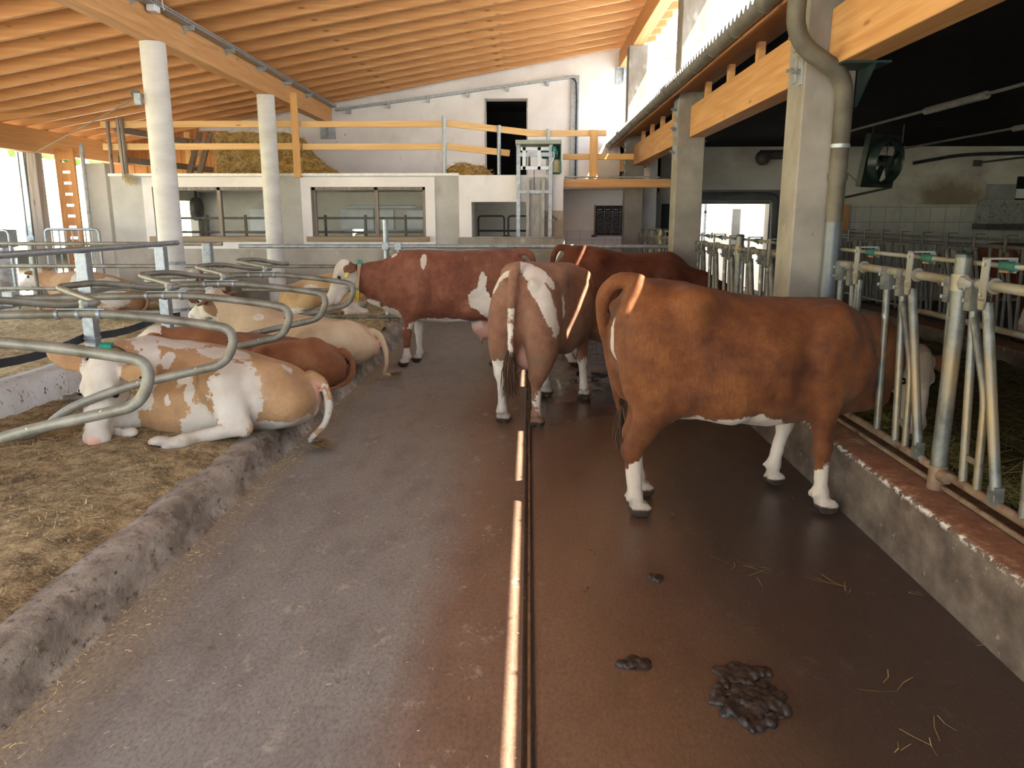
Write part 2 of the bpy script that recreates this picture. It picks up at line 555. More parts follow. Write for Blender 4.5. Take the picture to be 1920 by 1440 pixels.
def kerb_mat():
    g = NG('feed_kerb_concrete')
    co = g.coord()
    sp = g.n('SeparateXYZ', i0=g.n('TexCoord').outputs['Object'])
    n1 = g.noise(g.coord((1, .8, 1)), 5, 6, .65)
    col = g.ramp(n1, [(.3, '#3d342d'), (.5, '#5b4f45'), (.7, '#75695c')])
    n2 = g.noise(co, 11, 5, .7)
    col = g.mix(g.ramp(n2, [(.62, 0.0), (.7, .7)]), col, '#a8957b')
    top = g.n('MapRange', Value=sp.outputs['Z'], From_Min=.36, From_Max=.378).outputs[0]
    tcol = g.ramp(g.noise(co, 8, 6, .7), [(.3, '#59382a'), (.55, '#7d5640'), (.72, '#a58a68')])
    col = g.mix(top, col, tcol)
    edge = g.math('SUBTRACT', 1.0, g.n('MapRange', Value=sp.outputs['X'], From_Min=1.922, From_Max=1.938).outputs[0])
    ez = g.n('MapRange', Value=sp.outputs['Z'], From_Min=.345, From_Max=.368).outputs[0]
    ch = g.math('MULTIPLY', g.math('MULTIPLY', edge, ez), g.ramp(g.noise(g.coord((1, 1, 1)), 16, 6, .72), [(.50, 0.0), (.55, 1.0)]))
    col = g.mix(ch, col, '#d6d2c9')
    g.bump(g.math('ADD', n1, n2), .5, .012)
    return g.fin(col, .8, 0, .3)


KERB_R = kerb_mat()
KERB_L = surf('muddy_kerb', ['#6a6157', '#90867a', '#aea599'], 5, stretch=(1, .8, 1), rough=(.7, .9), bump=.9, bd=.03, bscale=16,
              spots=[('#4a4037', 26, .56, .70, (1, .6, 1)), ('#574b40', 4, .54, .74, (1, 1, 1)), ('#bab3aa', 3, .66, .76, (1, 1, 1)), ('#b39a6c', 40, .62, .68, (1, 1, 1))])
HEADWALL = surf('speckled_white_plinth', ['#b9bab8', '#cfd0ce'], 3, rough=(.7, .9), bump=.2, bscale=20,
                spots=[('#5b5650', 34, .61, .66, (1, 1, .6)), ('#958a7c', 2, .56, .8, (1, 1, 1))])
DUNG = surf('fresh_dung', ['#241d1a', '#3b322d'], 14, rough=(.25, .5), bump=.6, bd=.01, bscale=40)
# ------------------------------------------------------------------ the setting
def struct(name, mb, m, parent=None, **k):
    o = mb.build(name, m, parent, **k)
    if parent is None: o['kind'] = 'structure'
    return o


YB, YL = 17.7, 14.0            # upper back wall, front of the low building
SL = .175                      # slope of the upper roof
zb = lambda X: 3.76 + SL * (X + 4.45)   # bearing plane: underside of the beams

# lane with a slot for the scraper guide
m = MB()
ys = [-3 + i * .5 for i in range(31)]
m.box((-1.9, -3, -.12), (-.015, 13.6, 0)); m.box((.029, -3, -.12), (1.93, 13.6, 0)); m.box((-.015, -3, -.12), (.029, 13.6, -.05))
struct('floor', m, LANE, smooth=False)
m = MB().box((-14, -4, -.3), (14, 18, -.125))
struct('floor_slab', m, SLAB, smooth=False)
m = MB().box((-1.9, 13.6, -.12), (1.93, 17.7, -.01))
struct('floor_back', m, SLAB, smooth=False)
m = MB().box((.002, -3, -.05), (.013, 13.6, -.006))
tag(m.build('scraper_guide_rail', FENCE_LOW, loc=(0, 4, -.05)), 'narrow brown guide rail sunk in the dark slot along the middle of the lane', 'rail')
m = MB()
for x in (-.019, .027): m.box((x, -3, -.04), (x + .006, 13.6, .004))
tag(m.build('slot_edging', BLACK_RUB, loc=(0, 4, 0)), 'pair of thin black edges lining the slot in the middle of the lane', 'edging')

# ground outside
m = MB().box((-80, -60, -.5), (80, -4, -.06)).box((-80, -4, -.5), (-14, 120, -.06)).box((14, -4, -.5), (80, 120, -.06)).box((-14, 18, -.5), (14, 120, -.06))
struct('ground_outside', m, YARD, smooth=False)
m = MB()
m.grid(np.linspace(-170, -16, 30), np.linspace(-30, 300, 40), lambda x, y: .0 + max(0, (-x - 16)) * .14 + 1.2 * float(vnoise(x, y, .05, 3)))
struct('meadow_slope', m, GRASS)

# straw beds
def bedz(x, y):
    return .185 + .05 * float(vnoise(x, y, 1.7, 1)) + .035 * float(vnoise(x, y, 5, 2)) + .018 * float(vnoise(x, y, 14, 4)) - .06 * max(0, min(1, (x + 2.25) / .25))


m = MB().grid(np.arange(-4.35, -2.0, .045), np.arange(-1.0, 10.05, .06), bedz)
tag(m.build('straw_bedding', BED, ang=180), 'brown mucky chopped straw covering the cubicle beds beside the lane', 'straw bedding', kind='stuff')
m = MB().grid(np.arange(-4.35, -1.95, .06), np.arange(10.0, 14.01, .08), lambda x, y: .15 + .12 * float(vnoise(x, y, 2, 5)) + .05 * float(vnoise(x, y, 9, 6)))
tag(m.build('straw_bedding', BED_FRESH, ang=180), 'pale fresh straw behind the end railing in front of the low wall', 'straw bedding', kind='stuff')
m = MB().grid(np.arange(-12, -4.3, .1), np.arange(2.0, 14.01, .1), lambda x, y: .14 + .12 * float(vnoise(x, y, 1.2, 7)) + .06 * float(vnoise(x, y, 6, 8)))
tag(m.build('straw_bedding', BED_FRESH, ang=180), 'pale straw on the lying area left of the round columns', 'straw bedding', kind='stuff')
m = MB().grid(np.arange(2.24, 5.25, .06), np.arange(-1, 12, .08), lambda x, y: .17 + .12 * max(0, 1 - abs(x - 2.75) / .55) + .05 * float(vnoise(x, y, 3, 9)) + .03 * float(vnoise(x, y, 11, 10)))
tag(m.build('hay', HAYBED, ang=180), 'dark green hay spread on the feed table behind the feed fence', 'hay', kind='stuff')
m = MB().box((2.2, -2, -.12), (5.3, 17.7, .12))
struct('floor_feed_table', m, SLAB, smooth=False)

# kerbs
def kerb_prof():
    return [(-2.14, -.1), (-2.13, .15), (-2.10, .185), (-2.05, .20), (-2.0, .207), (-1.96, .205), (-1.925, .195), (-1.90, .172), (-1.885, .13), (-1.875, .08), (-1.862, .035), (-1.835, .006), (-1.80, -.02)]


m = MB()
prof = kerb_prof()
ys = np.arange(-1.5, 12.0, .09)
v, f = [], []
for y in ys:
    for (x, z) in prof:
        dx = .014 * (float(vnoise(y, z * 4 + x * 3, 3.3, 11)) - .5) + .010 * (float(vnoise(y, z * 9 + x * 7, 11, 12)) - .5)
        dz = .018 * (float(vnoise(y, x * 5, 2.1, 13)) - .5) + .010 * (float(vnoise(y, x * 9, 9, 14)) - .5)
        v.append((x + dx, y, z + dz if z > 0 else z))
k = len(prof)
for i in range(len(ys) - 1):
    for j in range(k - 1):
        f.append((i * k + j, (i + 1) * k + j, (i + 1) * k + j + 1, i * k + j + 1))
m.add(v, [q[::-1] for q in f])
struct('trim_left_kerb', m, KERB_L, ang=70)
m = MB()
xs_prof = [(2.27, -.1), (2.27, .372), (1.945, .378), (1.92, .365), (1.913, .34), (1.913, -.1)]
v, f = [], []
ys = np.arange(-1.5, 17.6, .07)
for y in ys:
    for j, (x, z) in enumerate(xs_prof):
        e = .008 * (float(vnoise(y, j * 3.3, 9, 15)) - .5) if z > .3 else 0
        v.append((x + e, y, z + e))
k = len(xs_prof)
for i in range(len(ys) - 1):
    for j in range(k - 1):
        f.append((i * k + j, (i + 1) * k + j, (i + 1) * k + j + 1, i * k + j + 1))
m.add(v, f)
struct('trim_feed_kerb', m, KERB_R, ang=50)
m = MB().box((5.15, 0, -.1), (5.5, 17, .38))
struct('trim_far_kerb', m, KERB_R, bevel=.01)
# plinth at the head of the cubicles
m = MB()
v, f = [], []
ys = np.arange(3.5, 9.9, .15)
pr_ = [(-4.0, .05), (-4.05, .40), (-4.10, .455), (-4.28, .47), (-4.45, .42), (-4.5, .05)]
for y in ys:
    for j, (x, z) in enumerate(pr_):
        v.append((x, y, z + .02 * (float(vnoise(y, j, 3, 16)) - .5)))
k = len(pr_)
for i in range(len(ys) - 1):
    for j in range(k - 1):
        f.append((i * k + j, (i + 1) * k + j, (i + 1) * k + j + 1, i * k + j + 1))
f.append(tuple(range(k - 1, -1, -1)))
m.add(v, [q[::-1] for q in f])
struct('trim_head_plinth', m, HEADWALL, ang=50)


# ------------------------------------------------------------------ walls
def wall_xz(name, x0, x1, z0, z1, y0, y1, holes, m_, top=None, ang=30):
    """wall in the xz plane with rectangular holes; top(x) gives a sloping top"""
    xs = sorted({x0, x1} | {h[0] for h in holes} | {h[1] for h in holes})
    zs = sorted({z0, z1} | {h[2] for h in holes} | {h[3] for h in holes})
    mb = MB()
    for a, b in zip(xs, xs[1:]):
        for c, d in zip(zs, zs[1:]):
            cx, cz = (a + b) / 2, (c + d) / 2
            if any(h[0] < cx < h[1] and h[2] < cz < h[3] for h in holes): continue
            if top and d == z1:
                v = [(a, y0, c), (b, y0, c), (b, y0, top(b)), (a, y0, top(a)), (a, y1, c), (b, y1, c), (b, y1, top(b)), (a, y1, top(a))]
                mb.add(v, [(0, 1, 2, 3), (5, 4, 7, 6), (4, 0, 3, 7), (1, 5, 6, 2), (3, 2, 6, 7), (4, 5, 1, 0)])
            else:
                mb.box((a, y0, c), (b, y1, d))
    return struct(name, mb, m_, smooth=False)


rtop = lambda X: zb(X) + .36 + .22
wall_xz('wall_back', -1.5, 2.9, 2.3, 4.4, YB, YB + .3, [(-.96, -.06, 2.3, 4.27)], PLASTER, top=rtop)
wall_xz('wall_back_left', -7.4, -1.5, 2.3, 3.0, YB, YB + .3, [], PLASTER, top=rtop)
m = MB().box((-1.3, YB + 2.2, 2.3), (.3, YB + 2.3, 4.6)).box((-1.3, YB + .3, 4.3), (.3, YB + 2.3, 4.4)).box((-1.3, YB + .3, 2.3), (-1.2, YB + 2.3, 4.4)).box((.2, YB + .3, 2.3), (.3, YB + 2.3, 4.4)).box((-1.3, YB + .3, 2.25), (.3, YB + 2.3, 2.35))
struct('wall_loft_passage', m, BLACK, smooth=False)  # passage walls coloured black in place of the shade inside
m = MB().box((-.98, YB - .012, 2.5), (-.955, YB + .02, 4.29)).box((-.065, YB - .012, 2.5), (-.04, YB + .02, 4.29)).box((-.98, YB - .012, 4.265), (-.04, YB + .02, 4.29))
struct('trim_loft_doorway', m, CONC_BAND, smooth=False)
# right part of the back wall under the lower roof and the doorway to the milking parlour
wall_xz('wall_back_right', 2.0, 13, -.1, 3.4, YB, YB + .3, [(3.75, 5.35, -.1, 2.05)], PLASTER_DIRTY)
m = MB().box((2.9, YB + .05, 3.4), (13, YB + .3, 5.1))
struct('wall_back_gable', m, PLASTER, smooth=False)
m = MB().box((2.9, YB - .02, 5.1), (13, YB + .34, 5.2))
struct('trim_gable_cap', m, W_OLDX, smooth=False)
m = MB().box((5.65, YB - .012, .1), (11.4, YB, 2.03))
struct('trim_wall_tiles', m, TILES, smooth=False)
m = MB().box((1.0, -3.6, -.1), (13, -3.4, 5.2))  # unseen wall behind the camera, added to darken the right side
struct('wall_light_block', m, PLASTER_DIRTY, smooth=False)
m = MB().box((12.9, -3, -.1), (13.1, 18, 3.4))
struct('wall_right', m, PLASTER_DIRTY, smooth=False)
# plank wall far left
m = MB()
x = -9.6
while x < -7.42:
    w_ = .14 + .03 * random.random()
    m.box((x, YB - .02 * random.random(), 2.55), (x + w_ - .006, YB + .05, rtop(x) - .01))
    x += w_
struct('wall_planks', m, W_PLANK, smooth=False)
m = MB()
x = -7.4
while x < -6.75:
    w_ = .14 + .02 * random.random()
    m.box((x, YB - .05, 2.6), (x + w_ - .006, YB - .01, 3.62)); x += w_
tag(m.build('plank_panel', W_PLANK, loc=(-7.1, YB, 2.6), smooth=False), 'upright orange plank panel on the loft left of the leaning ladder', 'panel')
m = MB().box((-9.6, YB - .06, 2.4), (-7.35, YB + .06, 2.56))
struct('trim_plank_lintel', m, GALV, smooth=False)

# low building with the two barn windows and the pen opening
ZL = 2.47
wn = [(-6.72, -4.66, 1.42, 2.28), (-3.88, -1.84, 1.42, 2.28)]
wall_xz('wall_low_building', -7.47, -1.24, -.1, ZL, YL, YL + .22, wn, CONC_WALL)
m = MB().box((-7.472, YL - .012, .0), (-1.26, YL, 1.22))
struct('trim_low_wall_base', m, CONC_BAND, smooth=False)
m = MB().box((-1.24, YL - .05, -.1), (-1.02, YL + .3, ZL + .01)).box((-1.02, YL - .05, 2.02), (.6, YL + .3, ZL + .01)).box((.22, YL - .05, 1.0), (.6, YL + .3, 2.02))
struct('wall_pen_front', m, PLASTER, smooth=False)
m = MB().box((.222, YL - .054, 1.35), (.602, YL - .05, 1.87))
struct('trim_peeled_render', m, surf('peeled_render', ['#8f7f6c', '#b7a996'], 4, bump=.6, spots=[('#d4cabf', 3, .52, .66, (1, 1, 1)), ('#5f4c3a', 7, .6, .7, (1, 1, 1))]), smooth=False)
m = MB().box((-1.24, YL - .35, -.1), (.62, YL - .05, 1.41)).box((-.95, YL - .36, 1.395), (.62, YL - .04, 1.42))
struct('wall_pen_parapet', m, CONC_BAND, bevel=.01)
# loft slab, rooms below it
m = MB().box((-7.47, YL + .22, 2.3), (.6, YB, ZL - .005)).box((.6, 15.8, 2.3), (2.2, YB, ZL - .005))
struct('ceiling_low_rooms', m, CONC_WALL, smooth=False)
m = MB().box((-7.48, YL - .03, ZL - .0), (-1.24, YL + .5, ZL + .045))
struct('trim_checker_edge', m, CHECKER, smooth=False)
m = MB().box((-7.47, YL + .2, -.1), (-7.3, YL + .8, 2.3)).box((-7.47, YB - .5, -.1), (-7.3, YB, 2.3)).box((-7.47, YL + .8, -.1), (-7.3, YB - .5, .8)).box((-7.47, YL + .8, 2.1), (-7.3, YB - .5, 2.3))  # unseen opening in this wall, added to let daylight into the rooms
struct('wall_low_left', m, PLASTER_DIRTY, smooth=False)
wall_xz('wall_low_back', -7.47, .6, -.1, 2.3, YB - .25, YB, [(-5.72, -5.32, 1.45, 1.86), (-5.12, -4.75, 1.2, 1.86), (-3.95, -3.7, 1.2, 1.85)], PLASTER_DIRTY)
m = MB().box((-1.3, YL + .3, -.1), (-1.2, YB - .25, 2.3))
struct('wall_low_partitions', m, PLASTER_DIRTY, smooth=False)
m = MB().box((.45, YL + .3, -.1), (.6, 16.0, ZL))
struct('wall_pen_side', m, PLASTER, smooth=False)
# wall with the chalkboard
m = MB().box((.6, 16.2, -.1), (2.45, 16.4, 2.4))
struct('wall_chalkboard', m, PLASTER, smooth=False)
m = MB().box((.6, 16.185, .0), (2.45, 16.2, 1.5))
struct('trim_white_tiles', m, TILES_W, smooth=False)


def win(n, x0, x1, z0, z1):
    mb = MB()
    b = .17
    for lo, hi in (((x0 - b, z0 - .05), (x0, z1 + b)), ((x1, z0 - .05), (x1 + b, z1 + b)), ((x0, z1), (x1, z1 + b)), ((x0 - b, z0 - .22), (x1 + b, z0 - .05))):
        mb.box((lo[0], YL - .022, lo[1]), (hi[0], YL + .01, hi[1]))
    o = struct('window_%d' % n, mb, PLASTER, smooth=False)
    mb = MB()
    for a in (x0, x1 - .06, (x0 + x1) / 2 + .1):
        mb.box((a, YL + .06, z0), (a + .06, YL + .15, z1))
    mb.box((x0, YL + .06, z1 - .05), (x1, YL + .15, z1))
    mb.build('window_frame', W_OLD, o, smooth=False)
    MB().box((x0 - .1, YL - .09, z0 - .09), (x1 + .06, YL + .2, z0)).build('window_sill', W_OLDX, o, bevel=.008)
    return o


win(1, *wn[0]); win(2, *wn[1])
m = MB().box((-6.64, YL + .05, 1.44), (-6.42, YL + .09, 2.26))
tag(m.build('shutter_board', W_OLD, loc=(-6.53, YL + .07, 1.44)), 'weathered grey board standing in the left end of the left barn window', 'board')

# doorway to the parlour: room behind with a window and brick house beyond
m = MB().box((3.3, 20.6, 0), (3.86, 20.75, 3)).box((4.62, 20.6, 0), (6.4, 20.75, 3)).box((3.86, 20.6, 0), (4.62, 20.75, 1.1)).box((3.86, 20.6, 2.2), (4.62, 20.75, 3)).box((5.6, 18, 0), (5.75, 20.7, 3)).box((3.3, 18, 0), (3.45, 20.7, 3)).box((3.3, 18, 2.6), (3.45, 20.7, 2.7))
struct('wall_parlour', m, PLASTER, smooth=False)
m = MB().box((3.3, 17.9, 2.85), (6.4, 19.5, 2.95)).box((5.75, 17.9, 0), (6.4, 20.7, 2.9))  # unseen ceiling, cut short at the back to let added daylight in
struct('ceiling_parlour', m, PLASTER, smooth=False)
m = MB().box((3.86, 20.62, 1.1), (3.92, 20.7, 2.2)).box((4.56, 20.62, 1.1), (4.62, 20.7, 2.2)).box((4.2, 20.62, 1.1), (4.26, 20.7, 2.2)).box((3.86, 20.62, 1.86), (4.62, 20.7, 1.92)).box((3.86, 20.62, 1.1), (4.62, 20.7, 1.16)).box((3.86, 20.62, 2.14), (4.62, 20.7, 2.2))
struct('window_3', m, GALV_BR, smooth=False)
m = MB().box((4.35, 22.5, 0), (7, 22.7, 3.2))
struct('wall_brick_house', m, BRICK, smooth=False)
m = MB().box((3.55, YB - .03, 2.05), (5.6, YB + .0, 2.35)).box((5.35, YB - .03, 0), (5.6, YB + 0, 2.05))
struct('trim_parlour_door', m, surf('grey_door_surround', ['#6d6f70', '#858786'], 2), bevel=.01)
m = MB().box((4.85, 18.9, 0), (5.05, 19.0, 1.95))
struct('door_1', m, WHITE_PANEL, bevel=.01)
m = MB().box((2.95, YB - .06, -.1), (3.6, YB - .01, 2.05))
struct('door_2', m, GREEN_DOOR, bevel=.01)
m = MB().box((2.45, 16.2, -.1), (2.6, YB, 2.9))
struct('wall_chalkboard_side', m, PLASTER, smooth=False)

# ceiling over the feed table (dark) and the lower roof
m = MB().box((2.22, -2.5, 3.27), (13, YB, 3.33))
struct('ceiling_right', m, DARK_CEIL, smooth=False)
m = MB()
xs_, zs_ = [1.69, 13.0], [3.33, 3.33 + .13 * 11.3]
nx = 0
prof = []
y = -2.6
v, f = [], []
pitch_ = .13
cols_ = []
while y < YB:
    for dy, dz in ((0, 0), (.035, .05), (.075, .05), (.11, 0)):
        cols_.append((y + dy, dz))
    y += pitch_
for (yy, dz) in cols_:
    for X, Z in zip(xs_, zs_):
        v.append((X, yy, Z + dz))
for (yy, dz) in cols_:
    for X, Z in zip(xs_, zs_):
        v.append((X, yy, Z + dz - .006))
n2 = len(cols_)
for i in range(n2 - 1):
    a = i * 2
    f.append((a, a + 1, a + 3, a + 2))
    b = 2 * n2 + i * 2
    f.append((b, b + 2, b + 3, b + 1))
    f.append((a, a + 2, b + 2, b))
m.add(v, f)
o = m.build('corrugated_roof', ROOF_SHEET, loc=(1.69, 6, 3.33), smooth=False)
tag(o, 'grey corrugated sheet roof whose zigzag edge shows above the gutter', 'roof')
m = MB().box((1.73, -2.5, 3.262), (2.12, 17.6, 3.29)).box((1.735, -2.5, 3.18), (1.76, 17.6, 3.262))
tag(m.build('soffit', W_SOF, loc=(1.93, 6, 3.27), smooth=False), 'brown plank soffit between the gutter and the orange beams', 'soffit')

# ------------------------------------------------------------------ upper roof
XE = 2.794
m = MB()
v = []
for y in (-2.5, YB + .3):
    for X in (-10.2, XE):
        v += [(X, y, zb(X) + .58), (X, y, zb(X) + .65)]
m.add(v, [(0, 2, 6, 4), (1, 5, 7, 3), (0, 1, 3, 2), (4, 6, 7, 5), (0, 4, 5, 1), (2, 3, 7, 6)])
struct('ceiling', m, W_SH, smooth=False)


def ordinal(n):
    return ['', 'first', 'second', 'third', 'fourth', 'fifth', 'sixth', 'seventh', 'eighth', 'ninth', 'tenth', 'eleventh', 'twelfth', 'thirteenth', 'fourteenth', 'fifteenth', 'sixteenth', 'seventeenth', 'eighteenth', 'nineteenth', 'twentieth'][n] if n <= 20 else 'twenty-' + ordinal(n - 20) if n < 30 else ['thirtieth', 'thirty-first', 'thirty-second'][n - 30]


y = YB - .42
i = 1
r0 = None
while y > -2.4:
    a, b = -9.9, 2.62
    lab = ('orange timber rafter touching the white back wall' if i == 1 else 'orange timber rafter under the roof, %s from the white back wall' % ordinal(i))
    if r0 is None:
        mb = MB().obox((a, y, zb(a) + .47), (b, y, zb(b) + .47), .07, .218)
        r0 = mb.build('roof_rafter', W_X, loc=(-3.6, y, zb(-3.6) + .47), bevel=.004)
        o = r0
    else:
        o = r0.copy(); COL.objects.link(o); o.location.y = y
    tag(o, lab, 'rafter', 'rafters under the upper roof')
    y -= .635
    i += 1


def beam(name, X, z, wd, ht, label, y0=-2.4, y1=YB, wood_=W_Y):
    mb = MB().box((X - wd / 2, y0, z), (X + wd / 2, y1, z + ht))
    return tag(mb.build(name, wood_, loc=(X, 8, z), bevel=.008), label, 'beam')


beam('glulam_beam', -4.45, 3.77, .2, .345, 'long orange beam carried by the two round concrete columns')
beam('glulam_beam', 2.02, 4.89, .2, .36, 'high orange beam on the tall square posts beside the sky gap')
beam('eave_beam', -9.0, 2.90, .2, .42, 'brown eave beam above the bright opening on the far left')
# steel shoes of the beams on the back wall
for X, z, lab in ((-4.45, 3.77, 'grey steel bracket under the end of the left roof beam on the back wall'), (2.02, 4.89, 'grey steel bracket under the end of the high right beam on the back wall')):
    b = thing('beam_shoe', lab, 'bracket', (X, YB, z - .3), 'beam end brackets')
    MB().box((X - .17, YB - .025, z - .32), (X + .17, YB, z)).build('back_plate', GALV, b, bevel=.004)
    MB().box((X - .17, YB - .22, z - .012), (X + .17, YB, z)).build('bearing_plate', GALV, b, bevel=.003)
    MB().prism([(YB - .2, z - .012), (YB - .02, z - .012), (YB - .02, z - .3)], 'X', X - .006, X + .006).build('gusset', GALV, b)

# round columns
for y, lab in ((9.62, 'nearer pale round concrete column with pipe clamps at the cubicles'), (13.6, 'farther pale round concrete column in front of the low building')):
    c = thing('round_column', lab, 'column', (-4.45, y, 0), 'round columns')
    MB().lathe([(.145, 0), (.145, 3.765)], (-4.45, y, 0), 40).build('shaft', CONC_COL, c)
    for z in ((1.2, .62) if y < 11 else ()):
        cl = MB().lathe([(.15, z - .02), (.15, z + .02)], (-4.45, y, 0), 40).build('pipe_clamp', GALV, c)
        mb = MB()
        for a in (-2.4, -1.5, -.9): mb.ball((-4.45 + .155 * math.cos(a), y + .155 * math.sin(a), z), .014, 8, 5)
        mb.build('bolt', BOLT, cl)

# square columns of the feed fence side
PLATES = 0
for y, lab in ((5.55, 'nearest pale square concrete column with the downpipe on it'), (10.1, 'middle pale square concrete column with rows of bolt plates'), (15.35, 'farthest pale square concrete column beside the chalkboard')):
    c = thing('square_column', lab, 'column', (2.02, y + .17, 0), 'square columns')
    MB().box((1.85, y, .3), (2.2, y + .34, 4.89)).build('shaft', CONC_POST, c, bevel=.012)
    for z in (3.06, 2.83, 2.55) if y > 6 else (2.93, 2.72):
        for k in (0, 1):
            yy = y + .07 + .13 * k
            p = MB().box((1.842, yy - .05, z - .085 + .03 * k), (1.85, yy + .05, z + .085 + .03 * k)).build('bolt_plate', GALV_BR, c, bevel=.002)
            MB().lathe([(.02, 1.815), (.02, 1.842)], (0, yy, z + .03 * k), 6, 'X').lathe([(.011, 1.79), (.011, 1.82)], (0, yy, z + .03 * k), 8, 'X').build('bolt', BOLT, p)
# folded drip plate at the foot of the nearest column
c = thing('drip_tray', 'folded pale metal plate fixed on the nearest square column above the brown cow', 'plate', (1.8, 5.72, 1.06))
MB().box((1.66, 5.56, 1.03), (1.85, 5.92, 1.036)).box((1.66, 5.555, 1.03), (1.85, 5.561, 1.075)).build('plate', GALV_BR, c)
MB().box((1.838, 5.555, 1.03), (1.85, 5.92, 1.1)).build('flange', GALV_BR, c)

# glulam beams between the square columns
for (a, b, lab) in ((-2.4, 5.54, 'nearest orange glulam beam right of the downpipe column'), (5.9, 10.09, 'orange glulam beam between the nearest and middle square columns'), (10.45, 15.34, 'orange glulam beam between the middle and farthest square columns'), (15.7, 17.65, 'short orange glulam beam behind the farthest square column')):
    t = thing('lintel_beam', lab, 'beam', (2.1, (a + b) / 2, 2.73), 'glulam beams under the lower roof')
    MB().box((2.0, a, 2.73), (2.2, b, 3.1)).build('timber', W_Y, t, bevel=.006)
    if b > 5: 
        if a > 0: 
            s_ = MB().box((2.0, a - .0, 2.715), (2.3, a + .28, 2.728)).prism([(a, 2.715), (a + .26, 2.715), (a, 2.48)], 'X', 2.2, 2.215).build('steel_seat', FAN_GREEN, t)
    if b < 6:
        MB().box((2.0, b - .28, 2.715), (2.3, b, 2.728)).prism([(b, 2.715), (b - .26, 2.715), (b, 2.48)], 'X', 2.2, 2.215).build('steel_seat', FAN_GREEN, t)
i = 0
y = 1.2
j = 0
lab0 = []
while y < 17:
    if not (5.4 < y < 6.0 or 9.95 < y < 10.55 or 15.2 < y < 15.8):
        mb = MB().box((2.01, y - .045, 3.1), (2.075, y + .045, 3.262))
        j += 1
        tag(mb.build('rafter_block', W_X, loc=(2.1, y, 3.1), bevel=.004), 'short brown rafter end on the orange beams, %s along the soffit from the near end' % ordinal(j), 'rafter end', 'rafter ends under the soffit')
    y += 1.02
# gutter with brackets, downpipe
t = thing('rain_gutter', 'weathered half round zinc gutter along the edge of the corrugated roof', 'gutter', (1.69, 6, 3.2))
P = []
for k in range(13):
    a = math.pi + math.pi * k / 12
    P.append((1.69 + .07 * math.cos(a), 3.268 + .072 * math.sin(a)))
P2 = [(1.69 + (x - 1.69) * .95, 3.268 + (z - 3.268) * .95) for x, z in P][::-1]
mb = MB()
full = [(z, x) for x, z in P + P2]
mb.prism(full, 'Y', -2.4, 17.2)
mb.build('trough', ZINC_GUT, t, ang=50)
y = 1.35
while y < 17:
    P3 = [(1.69 + .076 * math.cos(math.pi + math.pi * k / 12), 3.268 + .078 * math.sin(math.pi + math.pi * k / 12)) for k in range(13)]
    P4 = [(1.69 + (x - 1.69) * .94, 3.268 + (z - 3.268) * .94) for x, z in P3][::-1]
    MB().prism([(z, x) for x, z in P3 + P4], 'Y', y - .014, y + .014).build('gutter_bracket', ZINC_GUT, t, ang=50)
    y += .78
t = thing('downpipe', 'mossy grey downpipe bending round the nearest square column', 'downpipe', (2.1, 5.43, .4))
path = fillet([(1.69, 5.3, 3.2), (1.69, 5.32, 2.86), (2.08, 5.43, 2.66), (2.10, 5.47, 2.40), (2.10, 5.47, 1.98)], .17, 7)
MB().tube(path, .058, 18).build('swan_neck', DOWNPIPE, t)
MB().tube([(2.10, 5.47, 2.02), (2.10, 5.47, 1.72)], .056, 18).tube([(2.10, 5.47, 2.04), (2.10, 5.47, 2.0)], .066, 18).build('upper_pipe', DOWNPIPE, t)
MB().tube([(2.10, 5.47, 1.74), (2.10, 5.47, .38)], .055, 18).build('lower_pipe', PIPE_GREY, t)
MB().tube([(2.10, 5.47, 2.21), (2.10, 5.47, 2.235)], .064, 16).build('pipe_clip', GALV, t)

# cable trays
t = thing('cable_tray', 'grey perforated cable tray along the top of the left roof beam', 'cable tray', (-4.3, 8, 4.1))
MB().box((-4.34, 0, 4.1), (-4.22, YB - .1, 4.106)).box((-4.345, 0, 4.1), (-4.338, YB - .1, 4.15)).box((-4.222, 0, 4.1), (-4.216, YB - .1, 4.15)).build('channel', GALV_BR, t)
for y in np.arange(2.2, 17, 1.35):
    MB().box((-4.35, y - .02, 4.05), (-4.22, y + .02, 4.1)).prism([(4.1, -4.35), (4.1, -4.23), (4.0, -4.35)], 'Y', y - .004, y + .004).build('tray_bracket', GALV, t)
mb = MB()
for y in np.arange(3.0, 17, .055):
    mb.box((-4.2155, y, 4.118), (-4.2135, y + .022, 4.13))
mb.build('slots', BLACK, t, smooth=False, kind='stuff')
t = thing('cable_tray', 'grey perforated cable tray sloping up the white back wall', 'cable tray', (-1.7, YB - .1, 4.2))
pa, pb = Vector((-4.25, YB - .06, 4.05)), Vector((.95, YB - .06, 4.72))
MB().obox(pa, pb, .1, .05).build('channel', GALV, t, bevel=.004)
for k in range(6):
    q = pa.lerp(pb, (k + .35) / 6)
    MB().box((q.x - .03, YB - .1, q.z - .11), (q.x + .03, YB, q.z - .02)).build('tray_bracket', GALV, t)
t = thing('cable_tray', 'upright perforated cable tray on the white wall right of the black doorway', 'cable tray', (.98, YB, 2.5))
MB().box((.9, YB - .06, 2.45), (1.07, YB - .02, 4.75)).build('channel', GALV, t, bevel=.004)
MB().tube(fillet([(.8, YB - .09, 4.72), (1.0, YB - .09, 4.66), (1.02, YB - .09, 4.3), (1.02, YB - .08, 2.5)], .15), .018, 8).build('cable', BLACK_RUB, t)
t = thing('junction_box', 'small white junction box on top of the left roof beam', 'box', (-4.3, 8.1, 4.15))
p = at(287, 14, 'X', -4.28)
MB().box((p.x - .05, p.y - .07, p.z - .05), (p.x + .05, p.y + .07, p.z + .07)).build('housing', WHITE_PANEL, t, bevel=.008)
